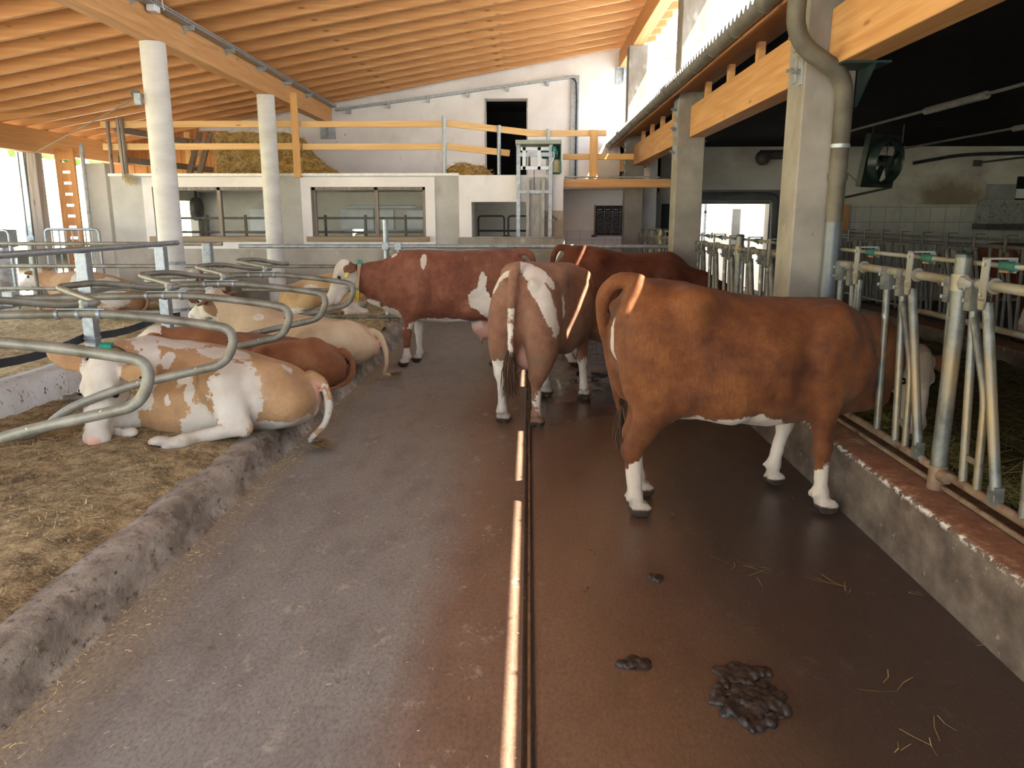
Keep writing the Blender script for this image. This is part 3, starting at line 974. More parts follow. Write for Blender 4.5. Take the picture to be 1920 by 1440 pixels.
MB().tube(fillet([(p.x, p.y, p.z + .06), (p.x + .02, p.y, p.z + .2), (p.x + .08, p.y + .03, p.z + .22), (p.x + .1, p.y + .05, p.z - .02)], .08), .006, 6).build('cable', WHITE_PANEL, t)
t = thing('conduit', 'pair of grey conduit pipes under the rafters in the top left corner', 'conduit', (-7, 7.8, 3.55))
for k, dy in enumerate((0, .09)):
    MB().tube([(-9.8, 7.72 + dy, zb(-9.8) + .33), (-4.9, 7.72 + dy, zb(-4.9) + .33)], .022, 10).build('pipe', GALV_BR if k else GALV, t)
# ------------------------------------------------------------------ cubicle dividers
XP = -4.3
LOOPS = [3.84, 5.0, 6.22, 7.36, 8.56]
WHERE = ['nearest the camera', 'second from the camera', 'third from the camera', 'fourth from the camera', 'farthest from the camera']
for i, y in enumerate(LOOPS):
    t = thing('cubicle_divider', 'bent steel tube cubicle divider loop, %s' % WHERE[i], 'divider', (-3.2, y, .2), 'cubicle divider loops')
    P = fillet([(-4.22, y, 1.10), (-2.85, y, 1.135), (-2.42, y, 1.10), (-1.93, y, 1.03), (-2.0, y, .80), (-2.75, y, .63), (-3.15, y, .47), (-3.35, y, .30), (-3.9, y, .26)], .2, 9)
    MB().tube(P, .030, 14).build('loop_tube', GALV_DULL, t)
    mb = MB()
    for x in (-3.12, -2.98, -2.84):
        mb.tube([(x, y, 1.128), (x + .022, y, 1.128)], .036, 14)
    mb.box((-3.1, y - .03, 1.16), (-2.78, y + .03, 1.166))
    mb.build('clamp', GALV_BR, t)
    MB().box((-4.28, y - .05, 1.04), (-4.2, y + .05, 1.16)).build('end_flange', GALV, t, bevel=.004)
    MB().ball((-1.985, y - .028, .95), .006, 8, 5).build('plug', BLACK, t)
# wave shaped neck tubes between the dividers
NL = ['nearest the camera', 'second from the camera', 'third from the camera', 'fourth from the camera', 'farthest from the camera']
for i, y in enumerate(LOOPS):
    y1 = LOOPS[i + 1] if i < 4 else 9.5
    t = thing('neck_tube', 'wavy steel neck tube clamped on the dividers, %s' % NL[i], 'tube', (-3.1, y, 1.2), 'wavy neck tubes')
    dy = y1 - y
    P = fillet([(-2.95, y, 1.19), (-2.88, y + .10, 1.19), (-3.42, y + .42 * dy, 1.26), (-3.25, y + .62 * dy, 1.27), (-3.0, y1 - .14, 1.20), (-2.96, y1 - .03, 1.195)], .09, 6)
    MB().tube(P, .024, 12).build('tube', GALV_DULL, t)
    MB().tube([P[0], Vector(P[0]) + Vector((.015, .025, 0))], .031, 12).build('collar', GALV, t)
for y, lab in ((4.3, 'first'), (5.85, 'second'), (7.42, 'third'), (9.02, 'fourth'), (10.35, 'fifth')):
    t = thing('cubicle_post', 'galvanised square cubicle post at the head plinth, %s from the camera' % lab, 'post', (XP, y, .2), 'cubicle posts')
    MB().box((XP - .055, y - .055, .1), (XP + .055, y + .055, 1.42)).build('shaft', GALV_BR, t, bevel=.006)
    MB().box((XP + .0553, y - .02, .95), (XP + .075, y + .02, 1.15)).build('bracket', GALV, t, bevel=.003)
    MB().box((XP - .06, y - .06, .585), (XP + .06, y + .06, .6)).build('wire_tie', GALV, t)
for z, r, lab, nm, mt in ((1.43, .03, 'long round tube along the tops of the cubicle posts', 'head_rail', GALV_BR), (1.01, .03, 'lower long tube fixed along the cubicle posts', 'head_rail', GALV_BR)):
    x = XP + (.0 if z > 1.2 else -.085)
    y0_, y1_ = (0, 9.47) if z > 1.2 else (3.0, 9.0)
    tag(MB().tube([(x, y0_, z + .02), (x, y1_, z + .02)], r, 14).build(nm, mt, loc=(x, 6, z)), lab, 'rail')
mb = MB()
ys = [3.0, 4.3, 5.85, 7.42, 9.02, 10.35]
for a, b in zip(ys, ys[1:]):
    for k in range(6):
        t0, t1 = k / 6, (k + 1) / 6
        s_ = lambda t_: .60 - .05 * math.sin(math.pi * t_)
        mb.obox((XP - .066, a + (b - a) * t0, s_(t0)), (XP - .066, a + (b - a) * t1, s_(t1)), .008, .075)
tag(mb.build('brisket_belt', BLACK_RUB, loc=(XP, 6, .6)), 'sagging black rubber belt tied along the cubicle posts', 'belt')

# ------------------------------------------------------------------ railings at the end of the lane and the left pen
YF = 11.5
t = thing('end_railing', 'galvanised three tube railing across the end of the lane behind the cows', 'railing', (-1, YF, 0))
for z, a, b, r in ((1.335, -4.3, 2.25, .032), (1.04, -4.3, -2.0, .028), (.69, -4.3, -2.0, .028), (.29, -4.3, -1.9, .028)):
    MB().tube([(a, YF, z), (b, YF, z)], r, 12).build('rail', GALV_DULL if z < 1.3 else GALV, t)
for x, h in ((-2.12, 1.72), (-1.93, 1.37), (2.25, 1.4)):
    MB().tube([(x, YF + .05, .0), (x, YF + .05, h)], .04 if h > 1.5 else .03, 14).build('post', GALV_BR, t)
    MB().box((x - .05, YF - .035, 1.28), (x + .05, YF + .08, 1.39)).build('clamp', GALV, t, bevel=.006)
t = thing('pen_railing', 'galvanised four tube railing of the straw pen left of the round columns', 'railing', (-8, YF, 0))
for z in (1.37, 1.04, .70, .35):
    MB().tube([(-13, YF, z), (-4.55, YF, z)], .03, 12).build('rail', GALV_DULL, t)
for x in (-11.3, -9.6, -7.45):
    MB().tube([(x, YF + .04, .0), (x, YF + .04, 1.42)], .034, 12).build('post', GALV_DULL, t)

# ------------------------------------------------------------------ feed fence with head locks
XF = 2.15


def headlock_proto():
    p = bpy.data.objects.new('headlock', None)
    COL.objects.link(p)
    X = XF

    def part(nm, mb, m):
        o = mb.build(nm, m, None)
        o.parent = p
        return o
    mb = MB().box((X - .045, -.028, 1.37), (X - .037, .028, 1.57)).box((X - .045, -.028, 1.562), (X + .085, .028, 1.57)).box((X + .077, -.028, 1.50), (X + .085, .028, 1.57))
    mb.tube([(X, -.022, 1.44), (X, .022, 1.44)], .038, 14)
    mb.prism([(-.03, 1.38), (.03, 1.38), (.018, 1.33), (-.018, 1.33)], 'X', X - .045, X - .037)
    part('lock_bracket', mb, FENCE_TUBE)
    part('sleeve', MB().tube([(X + .02, -.13, 1.535), (X + .02, -.02, 1.535)], .021, 12), GREEN_PL)
    mb = MB().prism([(-.02, 1.5), (.0, 1.55), (.04, 1.55), (.05, 1.5)], 'X', X + .05, X + .056)
    part('latch', mb, surf('rusty_latch_plate', ['#8a5638', '#a87852'], 12, rough=(.5, .7), metal=.2) if 'rusty_latch_plate' not in bpy.data.materials else bpy.data.materials['rusty_latch_plate'])
    for (yy, zz) in ((0, 1.54), (0, 1.4), (.33, 1.42), (.33, 1.36), (.13, 1.42), (.13, 1.36)):
        part('bolt', MB().lathe([(.011, X - .056), (.011, X - .034)], (0, yy, zz), 6, 'X'), BOLT)
    part('fixed_bar', MB().tube([(X, .33, 1.37), (X, .275, .45)], .021, 12).box((X - .036, .305, 1.33), (X + .03, .355, 1.46)), FENCE_BAR)
    part('fixed_bar', MB().tube([(X, .13, 1.37), (X, .03, .45)], .021, 12).box((X - .036, .105, 1.31), (X + .03, .155, 1.46)), FENCE_BAR)
    part('angled_bar', MB().tube(fillet([(X, .125, 1.29), (X, -.06, .93), (X, -.09, .45)], .1), .020, 12).box((X - .004, -.06, .585), (X + .004, .03, .615)), FENCE_BAR)
    part('swing_bar', MB().tube([(X - .012, 0, 1.36), (X - .012, -.25, .53)], .025, 12).prism([(-.28, .55), (-.22, .55), (-.215, .46), (-.285, .46)], 'X', X - .03, X + .01), FENCE_BAR)
    return p


PROTO = None
bays = [('head lock feed fence beside the brown cow in the foreground', .2, 5.5, [.75, 1.47, 2.19, 2.91, 3.63, 4.35, 5.05], [3.84, .5]),
        ('head lock feed fence between the nearest and middle square columns', 5.92, 10.05, [6.2, 6.9, 7.55, 8.25, 8.95, 9.6], [7.9]),
        ('head lock feed fence between the middle and farthest square columns', 10.46, 15.3, [10.75, 11.45, 12.15, 12.85, 13.55, 14.25, 14.9], [12.6])]
for lab, a, b, locks, posts in bays:
    t = thing('feed_fence', lab, 'feed fence', (XF, (a + b) / 2, .38), 'feed fences on the lane kerb')
    mb = MB()
    MB().tube([(XF, a, 1.44), (XF, b, 1.44)], .0245, 14).build('top_rail', FENCE_TUBE, t)
    MB().tube([(XF + .02, a, 1.535), (XF + .02, b, 1.535)], .0125, 10).build('lock_rod', FENCE_TUBE, t)
    MB().tube([(XF, a, .46), (XF, b, .46)], .024, 12).build('bottom_rail', FENCE_LOW, t)
    MB().tube([(XF - .02, a, .395), (XF - .02, b, .395)], .014, 10).build('lower_rod', FENCE_LOW, t)
    for y in posts:
        p = MB().tube([(XF - .03, y, .37), (XF - .03, y, 1.57)], .039, 20).build('post', FENCE_BAR, t)
        MB().lathe([(.041, 1.56), (.041, 1.575), (.03, 1.585)], (XF - .03, y, 0), 20).build('cap', FAN_GREEN, p)
        mb = MB().tube([(XF - .03, y, 1.40), (XF - .03, y, 1.48)], .046, 16)
        mb.tube([(XF - .03, y - .10, 1.44), (XF - .03, y - .04, 1.44)], [.01, .044], 8)
        mb.build('post_clamp', FENCE_TUBE, p)
        MB().tube([(XF - .03, y - .10, .46), (XF - .03, y - .04, .46)], [.03, .034], 12).tube([(XF - .03, y, .37), (XF - .03, y, .5)], .045, 14).build('post_clamp', FENCE_LOW, p)
    for y in locks:
        if PROTO is None:
            PROTO = headlock_proto()
            h = PROTO
        else:
            h = copy_tree(PROTO)
        h.parent = t
        bx = base_of(t)
        h.location = (-bx.x, y - bx.y, -bx.z)
        if abs(y - 5.05) < .01:      # the lock that holds the feeding cow stands open
            for c in h.children:
                if c.name.startswith('swing_bar'):
                    c.data = MB().tube([(XF - .012, 0, 1.36), (XF - .012, .02, .53)], .025, 12).build('swing_bar', FENCE_BAR).data
                    for o in [q for q in bpy.data.objects if q.data == c.data and q != c]: bpy.data.objects.remove(o)
                if c.name.startswith('angled_bar'):
                    c.data = MB().tube(fillet([(XF, .125, 1.29), (XF, .04, .93), (XF, .05, .45)], .1), .020, 12).build('angled_bar', FENCE_BAR).data
                    for o in [q for q in bpy.data.objects if q.data == c.data and q != c]: bpy.data.objects.remove(o)
    # second rail of the feeding side
    MB().tube([(XF + .55, a, 1.12), (XF + .55, b, 1.12)], .02, 10).build('rear_rail', FENCE_TUBE, t) if a < 1 else None

# far feed fence
XG = 5.4
t = thing('feed_fence', 'dark head lock feed fence on the far side of the feed table', 'feed fence', (XG, 9, .38))
MB().tube([(XG, 2, 1.42), (XG, 17, 1.42)], .025, 10).build('top_rail', FAR_STEEL, t)
MB().tube([(XG, 2, 1.5), (XG, 17, 1.5)], .014, 8).build('lock_rod', FAR_STEEL, t)
MB().tube([(XG, 2, .5), (XG, 17, .5)], .022, 10).build('bottom_rail', FAR_STEEL, t)
proto = None
y = 5.2
while y < 16.6:
    if proto is None:
        X = XG
        proto = MB().box((X - .04, -.025, 1.36), (X - .03, .025, 1.56)).box((X - .04, -.03, 1.55), (X + .08, .03, 1.56)).tube([(X, .33, 1.42), (X, .28, .45)], .019, 8).tube([(X, .13, 1.42), (X, .03, .45)], .019, 8).tube([(X, .12, 1.29), (X, -.06, .93), (X, -.08, .45)], .018, 8).tube([(X, 0, 1.36), (X, -.25, .53)], .022, 8).build('headlock', FAR_STEEL, None)
        h = proto
    else:
        h = proto.copy(); COL.objects.link(h)
    h.parent = t
    bx = base_of(t)
    h.location = (-bx.x, y - bx.y, -bx.z)
    y += .62
for k, (y, lab) in enumerate(((9.0, 'right bent tube of a cubicle behind the far feed fence'), (7.6, 'rightmost bent tube of a cubicle behind the far feed fence'))):
    P = fillet([(6.3, y + .3, 1.4), (7.2, y, 1.75), (7.9, y, 1.75), (8.0, y, 1.3)], .12)
    tag(MB().tube(P, .03, 10).build('cubicle_tube', FAR_STEEL, loc=(7, y, 1.5)), lab, 'tube')

# ------------------------------------------------------------------ loft: railing, ladder, bale, straw
t = thing('loft_railing', 'timber guard rail along the edge of the hay loft', 'railing', (-3, YL, ZL))
for z in (3.36, 2.98):
    MB().box((-7.6, YL + .12, z - .05), (-4.05, YL + .165, z + .06)).build('rail', W_RAIL, t, bevel=.004)
    MB().box((-4.02, YL + .12, z - .055), (-1.5, YL + .165, z + .05)).build('rail', W_RAIL, t, bevel=.004)
ra, rb = Vector((-1.46, YL + .15, 3.37)), Vector((.0, YL + .28, 3.22))
MB().obox(ra, rb, .045, .11).build('rail', W_RAIL, t, bevel=.004)
MB().obox(ra - Vector((0, 0, .39)), rb - Vector((.35, .03, .35)), .045, .11).build('rail', W_RAIL, t, bevel=.004)
MB().box((-.06, YL + .25, 3.16), (1.36, YL + .3, 3.26)).build('rail', W_RAIL, t, bevel=.004)
MB().box((.6, YL + .27, 2.76), (1.86, YL + .32, 2.86)).build('rail', W_RAIL, t, bevel=.004)
MB().box((1.07, YL + .2, 2.3), (1.21, YL + .26, 3.26)).build('post', W_RAILZ, t, bevel=.004)
MB().box((-4.14, YL - .08, 2.44), (-4.02, YL - .03, 3.86)).build('post', W_RAILZ, t, bevel=.004)
for x, a, b, m_ in ((-1.5, 2.45, 3.48, GALV), (-.54, 2.5, 3.34, GALV_BR), (.33, 2.5, 3.28, GALV), (-7.46, 2.5, 3.42, W_OLD), (-7.2, 2.42, 3.46, W_OLD)):
    MB().tube([(x, YL + (.1 if x < -1 else .2), a), (x, YL + (.1 if x < -1 else .2), b)], .033, 10).build('post', m_, t)
t2 = thing('loft_railing', 'brown side guard rail running back along the left edge of the hay loft', 'railing', (-7.3, 15.8, ZL))
for z in (3.3, 2.78):
    MB().obox((-7.4, YL + .2, z), (-7.0, YB - .2, z - .0), .04, .12).build('rail', W_OLDX, t2, bevel=.004)
MB().box((-7.2, 16.6, ZL), (-7.08, 16.7, 3.5)).build('post', W_RAILZ, t2, bevel=.004)
t = thing('loft_fascia', 'thick orange plank below the guard rail right of the scraper winch', 'plank', (1.3, YL + .15, 2.3))
MB().box((.6, YL + .1, 2.27), (2.5, YL + .2, 2.42)).build('plank', W_X, t, bevel=.005)
MB().tube([(.62, YL + .08, 2.45), (2.3, YL + .08, 2.45)], .016, 8).build('pipe', GALV, t)
t = thing('wooden_ladder', 'weathered wooden ladder leaning on the white wall beside the straw bale', 'ladder', (-6.5, 15.9, ZL))
pa, pb = at(350, 322, 'Y', 15.8), at(374, 250, 'Y', 16.6)
qa, qb = at(360, 322, 'Y', 15.8), at(385, 250, 'Y', 16.6)
pa.z = qa.z = ZL
MB().obox(pa, pb, .05, .11, up=(1, 0, 0)).build('stile', W_OLD, t)
qa.x += .1; qb.x += .1
MB().obox(qa, qb, .05, .11, up=(1, 0, 0)).build('stile', W_OLD, t)
for k in (.3, .55, .8):
    MB().obox(pa.lerp(pb, k), qa.lerp(qb, k), .03, .04).build('rung', W_OLD, t)
t = thing('straw_broom', 'old wooden handled broom hanging over the loft edge with straw on it', 'broom', (-7.05, YL - .1, 2.4))
a_, b_ = at(219, 222, 'Y', YL - .09), at(233, 335, 'Y', YL - .09)
MB().obox(a_, b_, .05, .05).build('handle', W_OLD, t, bevel=.006)


def strands(mb, n, fn, wd=.006):
    """n thin flat blades; fn() -> (point, direction*length)"""
    for _ in range(n):
        p, d = fn()
        sd_ = d.cross(Vector((random.uniform(-1, 1), random.uniform(-1, 1), random.uniform(-1, 1))))
        if sd_.length < 1e-6: continue
        sd_ = sd_.normalized() * wd * random.uniform(.6, 1.2) / 2
        mb.add([p - sd_, p + sd_, p + d + sd_ * .7, p + d - sd_ * .7], [(0, 1, 2, 3)])
    return mb


def rv(a=1):
    return Vector((random.uniform(-a, a), random.uniform(-a, a), random.uniform(-a, a)))


mb = MB()
strands(mb, 90, lambda: (b_ + Vector((random.uniform(-.03, .05), random.uniform(-.03, .03), random.uniform(0, .08))), Vector((random.uniform(.02, .22), random.uniform(-.06, .02), random.uniform(-.16, -.03)))), .008)
mb.build('straw_tuft', STRAW, t, smooth=False, kind='stuff')


def hay_block(name, label, lo, hi, n):
    lo, hi = Vector(lo), Vector(hi)
    t_ = thing(name, label, 'straw bale', ((lo.x + hi.x) / 2, (lo.y + hi.y) / 2, lo.z))
    m_ = MB()
    nx_, nz_ = 26, 14
    for face in ('front', 'top', 'left', 'right', 'back'):
        def pt(u, v_):
            if face in ('front', 'back'): p = Vector((lo.x + u * (hi.x - lo.x), lo.y if face == 'front' else hi.y, lo.z + v_ * (hi.z - lo.z)))
            elif face == 'top': p = Vector((lo.x + u * (hi.x - lo.x), lo.y + v_ * (hi.y - lo.y), hi.z))
            else: p = Vector((lo.x if face == 'left' else hi.x, lo.y + u * (hi.y - lo.y), lo.z + v_ * (hi.z - lo.z)))
            q = .07
            c_ = (lo + hi) / 2
            for ax in range(3):
                p[ax] += q * (float(vnoise(p[(ax + 1) % 3] + p[ax], p[(ax + 2) % 3], 4.5, 30 + ax)) - .5)
            k_ = .05
            for ax in (0, 2):
                e = (p[ax] - c_[ax]) / ((hi - lo)[ax] / 2)
                other = abs((p[2 - ax] - c_[2 - ax]) / ((hi - lo)[2 - ax] / 2))
                if p.z > c_.z: p[ax] -= k_ * e * other ** 6
            return p
        v_, f_ = [], []
        for a in range(nx_ + 1):
            for b in range(nz_ + 1): v_.append(pt(a / nx_, b / nz_))
        for a in range(nx_):
            for b in range(nz_): f_.append((a * (nz_ + 1) + b, (a + 1) * (nz_ + 1) + b, (a + 1) * (nz_ + 1) + b + 1, a * (nz_ + 1) + b + 1))
        m_.add(v_, f_)
    m_.build('bale_body', BALE, t_, ang=180)
    m_ = MB()

    def one():
        fc = random.random()
        p = Vector((random.uniform(lo.x, hi.x), lo.y - .02, random.uniform(lo.z + .12, hi.z)))
        if fc > .75: p = Vector((random.uniform(lo.x, hi.x), random.uniform(lo.y, hi.y), hi.z + .0))
        elif fc > .65: p = Vector((lo.x - .01, random.uniform(lo.y, hi.y), random.uniform(lo.z + .12, hi.z)))
        d = rv(.14); d.y *= .35
        if fc > .75: d.z *= .35
        return p, d
    strands(m_, n, one, .008).build('loose_straw', STRAW, t_, smooth=False, kind='stuff')
    return t_


BALE = bed_mat('baled_straw', ['#7d5f2e', '#a68345', '#c2a05e', '#dcc28a'], '#6a4e24', .6)
hay_block('straw_bale', 'large square straw bale on the hay loft behind the farther round column', (-6.1, 15.4, ZL), (-4.6, 16.6, 3.35), 1500)


def heap(label, cx, cy, rx, ry, h, n, seed, z0=ZL, m_=None, name='straw_heap', shape=None):
    m_ = m_ or BALE
    t_ = thing(name, label, 'straw', (cx, cy, z0))
    shape = shape or (lambda u, v_: max(0, 1 - (u * u + v_ * v_)) ** .8)
    mb_ = MB()
    g_ = np.linspace(-1, 1, 30)
    hz = lambda X, Y: z0 - .01 + h * shape((X - cx) / rx, (Y - cy) / ry) * (1 + .35 * (float(vnoise(X, Y, 6, seed)) - .5)) + .02 * float(vnoise(X, Y, 15, seed + 1))
    mb_.grid(list(cx + rx * g_), list(cy + ry * g_), hz)
    mb_.build('heap', m_, t_, ang=180)
    mb_ = MB()

    def one():
        a = random.random() * 6.283; r = math.sqrt(random.random())
        X, Y = cx + rx * r * math.cos(a), cy + ry * r * math.sin(a)
        d = rv(.1); d.z = abs(d.z) * .4
        return Vector((X, Y, hz(X, Y) + .004)), d
    strands(mb_, n, one, .008).build('loose_straw', STRAW, t_, smooth=False, kind='stuff')


heap('slumped straw heap spilling right from the large bale on the loft', -4.25, 15.7, .85, .7, .62, 500, 41, shape=lambda u, v_: max(0, min(1, .78 - u)) * max(0, 1 - v_ * v_) if u > -.8 else 0)
heap('small straw heap at the loft edge in front of the black doorway', -1.15, 14.7, .52, .45, .26, 350, 43)
heap('flat scatter of straw on the loft edge left of the bale', -6.3, 15.0, .5, .4, .07, 150, 45)

# scraper winch tower
t = thing('scraper_winch', 'steel winch tower with green motor box in front of the pen opening', 'winch', (.1, YL - .2, 1.4))
y0 = YL - .16
for x in (-.19, .37):
    MB().box((x - .035, y0, 1.41), (x + .035, y0 + .08, 2.99)).build('upright', GALV, t, bevel=.004)
MB().box((-.22, y0 - .02, 2.16), (.4, y0 + .0, 2.22)).box((-.22, y0 - .02, 2.78), (.4, y0 + .0, 2.85)).build('crossbar', GALV, t, bevel=.004)
MB().box((-.24, y0 - .12, 2.98), (.55, y0 + .45, 3.05)).build('cover', FAN_GREEN if False else surf('grey_green_cover', ['#8a9080', '#a3a898'], 5), t, bevel=.006)
MB().box((-.15, y0 - .03, 2.56), (.34, y0 + .02, 2.62)).box((-.15, y0 - .03, 2.88), (.34, y0 + .02, 2.94)).box((-.12, y0 - .03, 2.56), (-.06, y0 + .02, 2.94)).box((.14, y0 - .03, 2.56), (.2, y0 + .02, 2.94)).build('pulley_frame', WHITE_PANEL, t, bevel=.004)
MB().lathe([(.1, -.02), (.12, -.02), (.12, .02), (.1, .02)], (.0, y0 + .1, 2.74), 20, 'X').build('cable_drum', FAR_STEEL, t)
MB().box((.4, y0 + .3, 2.5), (.55, y0 + .34, 2.98)).box((.53, y0 - .02, 2.5), (.55, y0 + .34, 2.98)).build('motor_guard', MOTOR_GREEN, t)
MB().lathe([(.04, .2), (.09, .22), (.1, .25), (.1, .5), (.06, .53)], (.0, y0 + .12, 2.85), 20, 'X').build('motor', MOTOR_GREEN, t)
MB().lathe([(.1, 2.52), (.1, 2.7), (.07, 2.74)], (.47, y0 + .15, 0), 18).build('gearbox', surf('worn_beige_casting', ['#a39a78', '#bdb592'], 6), t)
MB().box((.38, y0 - .0, 2.86), (.46, y0 + .06, 2.95)).build('terminal_box', TEAL_PL, t, bevel=.006)
MB().tube(fillet([(.42, y0 - .01, 2.86), (.43, y0 - .05, 2.76), (.37, y0 - .05, 2.66), (.34, y0 - .03, 2.6)], .06), .008, 6).build('cable', WHITE_PANEL, t)
MB().box((-.05, y0 - .05, 1.41), (.0, y0 + .04, 2.40)).box((.22, y0 - .05, 1.41), (.27, y0 + .04, 2.40)).box((-.05, y0 + .04, 1.41), (.27, y0 + .06, 2.44)).build('guide_channel', surf('limed_steel', ['#8d8a84', '#b9b6b0'], 8, stretch=(2, 2, .6), metal=.2), t)
MB().tube([(.085, y0 + .0, 2.2), (.085, y0 + .0, 2.6)], .006, 6).build('cable', BLACK_RUB, t)

# chalkboard
t = thing('chalkboard', 'black chalkboard with white columns of writing on the white wall', 'chalkboard', (1.75, 16.18, 1.4))
MB().box((1.36, 16.165, 1.40), (2.1, 16.185, 1.99)).build('board', CHALK, t)
MB().box((1.33, 16.16, 1.375), (1.36, 16.19, 2.01)).box((1.33, 16.16, 1.375), (2.1, 16.19, 1.4)).build('frame', W_OLDX, t)
mb = MB()
yc = 16.163
for x in (1.54, 1.7, 1.86, 2.0): mb.box((x, yc, 1.42), (x + .004, yc + .001, 1.96))
mb.box((1.37, yc, 1.86), (2.09, yc + .001, 1.865))
for c_, x in enumerate((1.39, 1.56, 1.72, 1.88)):
    for r_ in range(12):
        z = 1.83 - r_ * .034
        xx = x
        while xx < x + .1 + .03 * random.random():
            wd = random.uniform(.008, .02)
            if random.random() < .8: mb.obox((xx, yc, z + random.uniform(-.005, .005)), (xx + wd, yc, z + random.uniform(-.008, .008)), .002, .004)
            xx += wd + .005
    mb.obox((x + .01, yc, 1.91), (x + .1, yc, 1.915), .002, .012)
mb.build('chalk_writing', CHALK_WHITE, t, smooth=False, kind='stuff')
MB().box((1.3, 16.1, 1.36), (1.4, 16.19, 1.375)).ball((1.32, 16.13, 1.39), (.045, .03, .02)).build('chalk_tray', FAR_STEEL, t)
t = thing('yard_gate', 'low galvanised barred gate standing under the chalkboard', 'gate', (1.2, 15.9, 0))
MB().tube([(.65, 15.9, .1), (.65, 15.9, 1.15), (1.9, 15.9, 1.15), (1.9, 15.9, .1)], .02, 8).build('frame', GALV, t)
for x in np.linspace(.78, 1.8, 9): MB().tube([(x, 15.9, .15), (x, 15.9, 1.15)], .01, 6).build('bar', GALV, t)

# rails, fittings inside the low rooms
for x0, x1, lab in ((-7.2, -4.5, 'left'), (-4.2, -1.4, 'right')):
    t = thing('pen_rail', 'grey tube rails in the dim room behind the %s barn window' % lab, 'rail', ((x0 + x1) / 2, 15.2, 0))
    for z in (1.48, 1.74): MB().tube([(x0, 14.9, z), (x1, 14.9, z)], .022, 8).build('tube', FENCE_TUBE, t)
    for x in np.linspace(x0 + .3, x1 - .2, 4): MB().box((x, 14.88, 0), (x + .04, 14.93, 1.8)).build('post', FAR_STEEL, t)
t = thing('pen_rail', 'dark barred gate frames inside the pen opening under the winch', 'rail', (-.4, 15.2, 0))
for x in (-.98, -.4): 
    MB().tube(fillet([(x, 15.2, .4), (x, 15.2, 1.78), (x + .5, 15.2, 1.78), (x + .5, 15.2, .4)], .06), .018, 8).build('frame', FAR_STEEL, t)
MB().tube([(-1.0, 15.2, 1.5), (.2, 15.2, 1.5)], .02, 8).build('bar', FAR_STEEL, t)
t = thing('wall_fan', 'small round dark fan hanging in the dim room behind the left barn window', 'fan', (-6.2, 16.3, 1.9))
p = at(369, 392, 'Y', 16.5)
MB().lathe([(.2, -.05), (.24, -.05), (.24, .05), (.2, .05), (.03, .02)], p, 24, 'X').build('housing', FAR_STEEL, t)
MB().box((p.x - .02, p.y - .02, p.z + .2), (p.x + .02, p.y + .02, 2.3)).build('hanger', FAR_STEEL, t)
for k, (x0, x1, z0, z1) in enumerate(((640, 700, 393, 430), (705, 738, 393, 430), (762, 800, 394, 430))):
    a, b = at(x0, z1, 'Y', 17.4), at(x1, z0, 'Y', 17.4)
    tag(MB().box((a.x, 17.4, a.z), (b.x, 17.452, b.z)).build('white_panel', WHITE_PANEL, loc=((a.x + b.x) / 2, 17.2, a.z), bevel=.005),
        ('left', 'middle', 'right')[k] + ' white panel in the dim room behind the right barn window', 'panel', 'white panels in the right dim room')
a, b = at(470, 437, 'Y', 17.4), at(497, 392, 'Y', 17.4)
tag(MB().box((a.x, 17.4, a.z), (b.x, 17.452, b.z)).build('white_panel', WHITE_PANEL, loc=((a.x + b.x) / 2, 17.2, a.z), bevel=.005), 'white panel in the dim room behind the left barn window', 'panel')
tag(MB().tube([at(650, 388, 'Y', 16.9), at(780, 388, 'Y', 16.9)], .03, 8).build('ceiling_lamp', WHITE_PANEL, loc=at(715, 388, 'Y', 16.9)), 'unlit long lamp in the dim room behind the right barn window', 'lamp')

# ------------------------------------------------------------------ right side: fan, lamps, hatch, pipes
c0 = at(1660, 303, 'Y', 13.5)
t = thing('ceiling_fan', 'dark green round barn fan hung aslant under the black ceiling', 'fan', c0)
ax = Vector((.52, -.84, -.14)).normalized()
M_ = ax.to_track_quat('Z', 'Y').to_matrix()
tmp = MB().lathe([(.34, -.06), (.36, -.08), (.39, -.05), (.375, .0), (.385, .06), (.36, .10), (.34, .07), (.34, -.06)], (0, 0, 0), 40)
tmp.f = tmp.f[:-2]
for q in tmp.v: q.xyz = c0 + M_ @ q
tmp.build('ring', FAN_GREEN, t, ang=50)
tmp = MB()
sq = .43
n_ = 32
for z_ in (-.075, -.06):
    for k in range(n_ + 1):
        a = 2 * math.pi * k / n_
        u_ = Vector((math.cos(a), math.sin(a), 0))
        f_ = sq / max(abs(u_.x), abs(u_.y))
        tmp.v += [u_ * .345 + Vector((0, 0, z_)), u_ * f_ + Vector((0, 0, z_))]
for lay in range(2):
    o_ = lay * 2 * (n_ + 1)
    for k in range(n_): tmp.f.append([o_ + 2 * k, o_ + 2 * k + 1, o_ + 2 * k + 3, o_ + 2 * k + 2])
tmp.box((-sq, -sq, -.16), (sq, -sq + .02, -.06)).box((-sq, sq - .02, -.16), (sq, sq, -.06)).box((-sq, -sq, -.16), (-sq + .02, sq, -.06)).box((sq - .02, -sq, -.16), (sq, sq, -.06))
for q in tmp.v: q.xyz = c0 + M_ @ q
tmp.build('square_plate', FAN_GREEN, t)
tmp = MB().lathe([(.09, -.12), (.1, -.1), (.1, .1), (.05, .13)], (0, 0, 0), 18)
for q in tmp.v: q.xyz = c0 + M_ @ q
tmp.build('motor', FAN_GREEN, t)
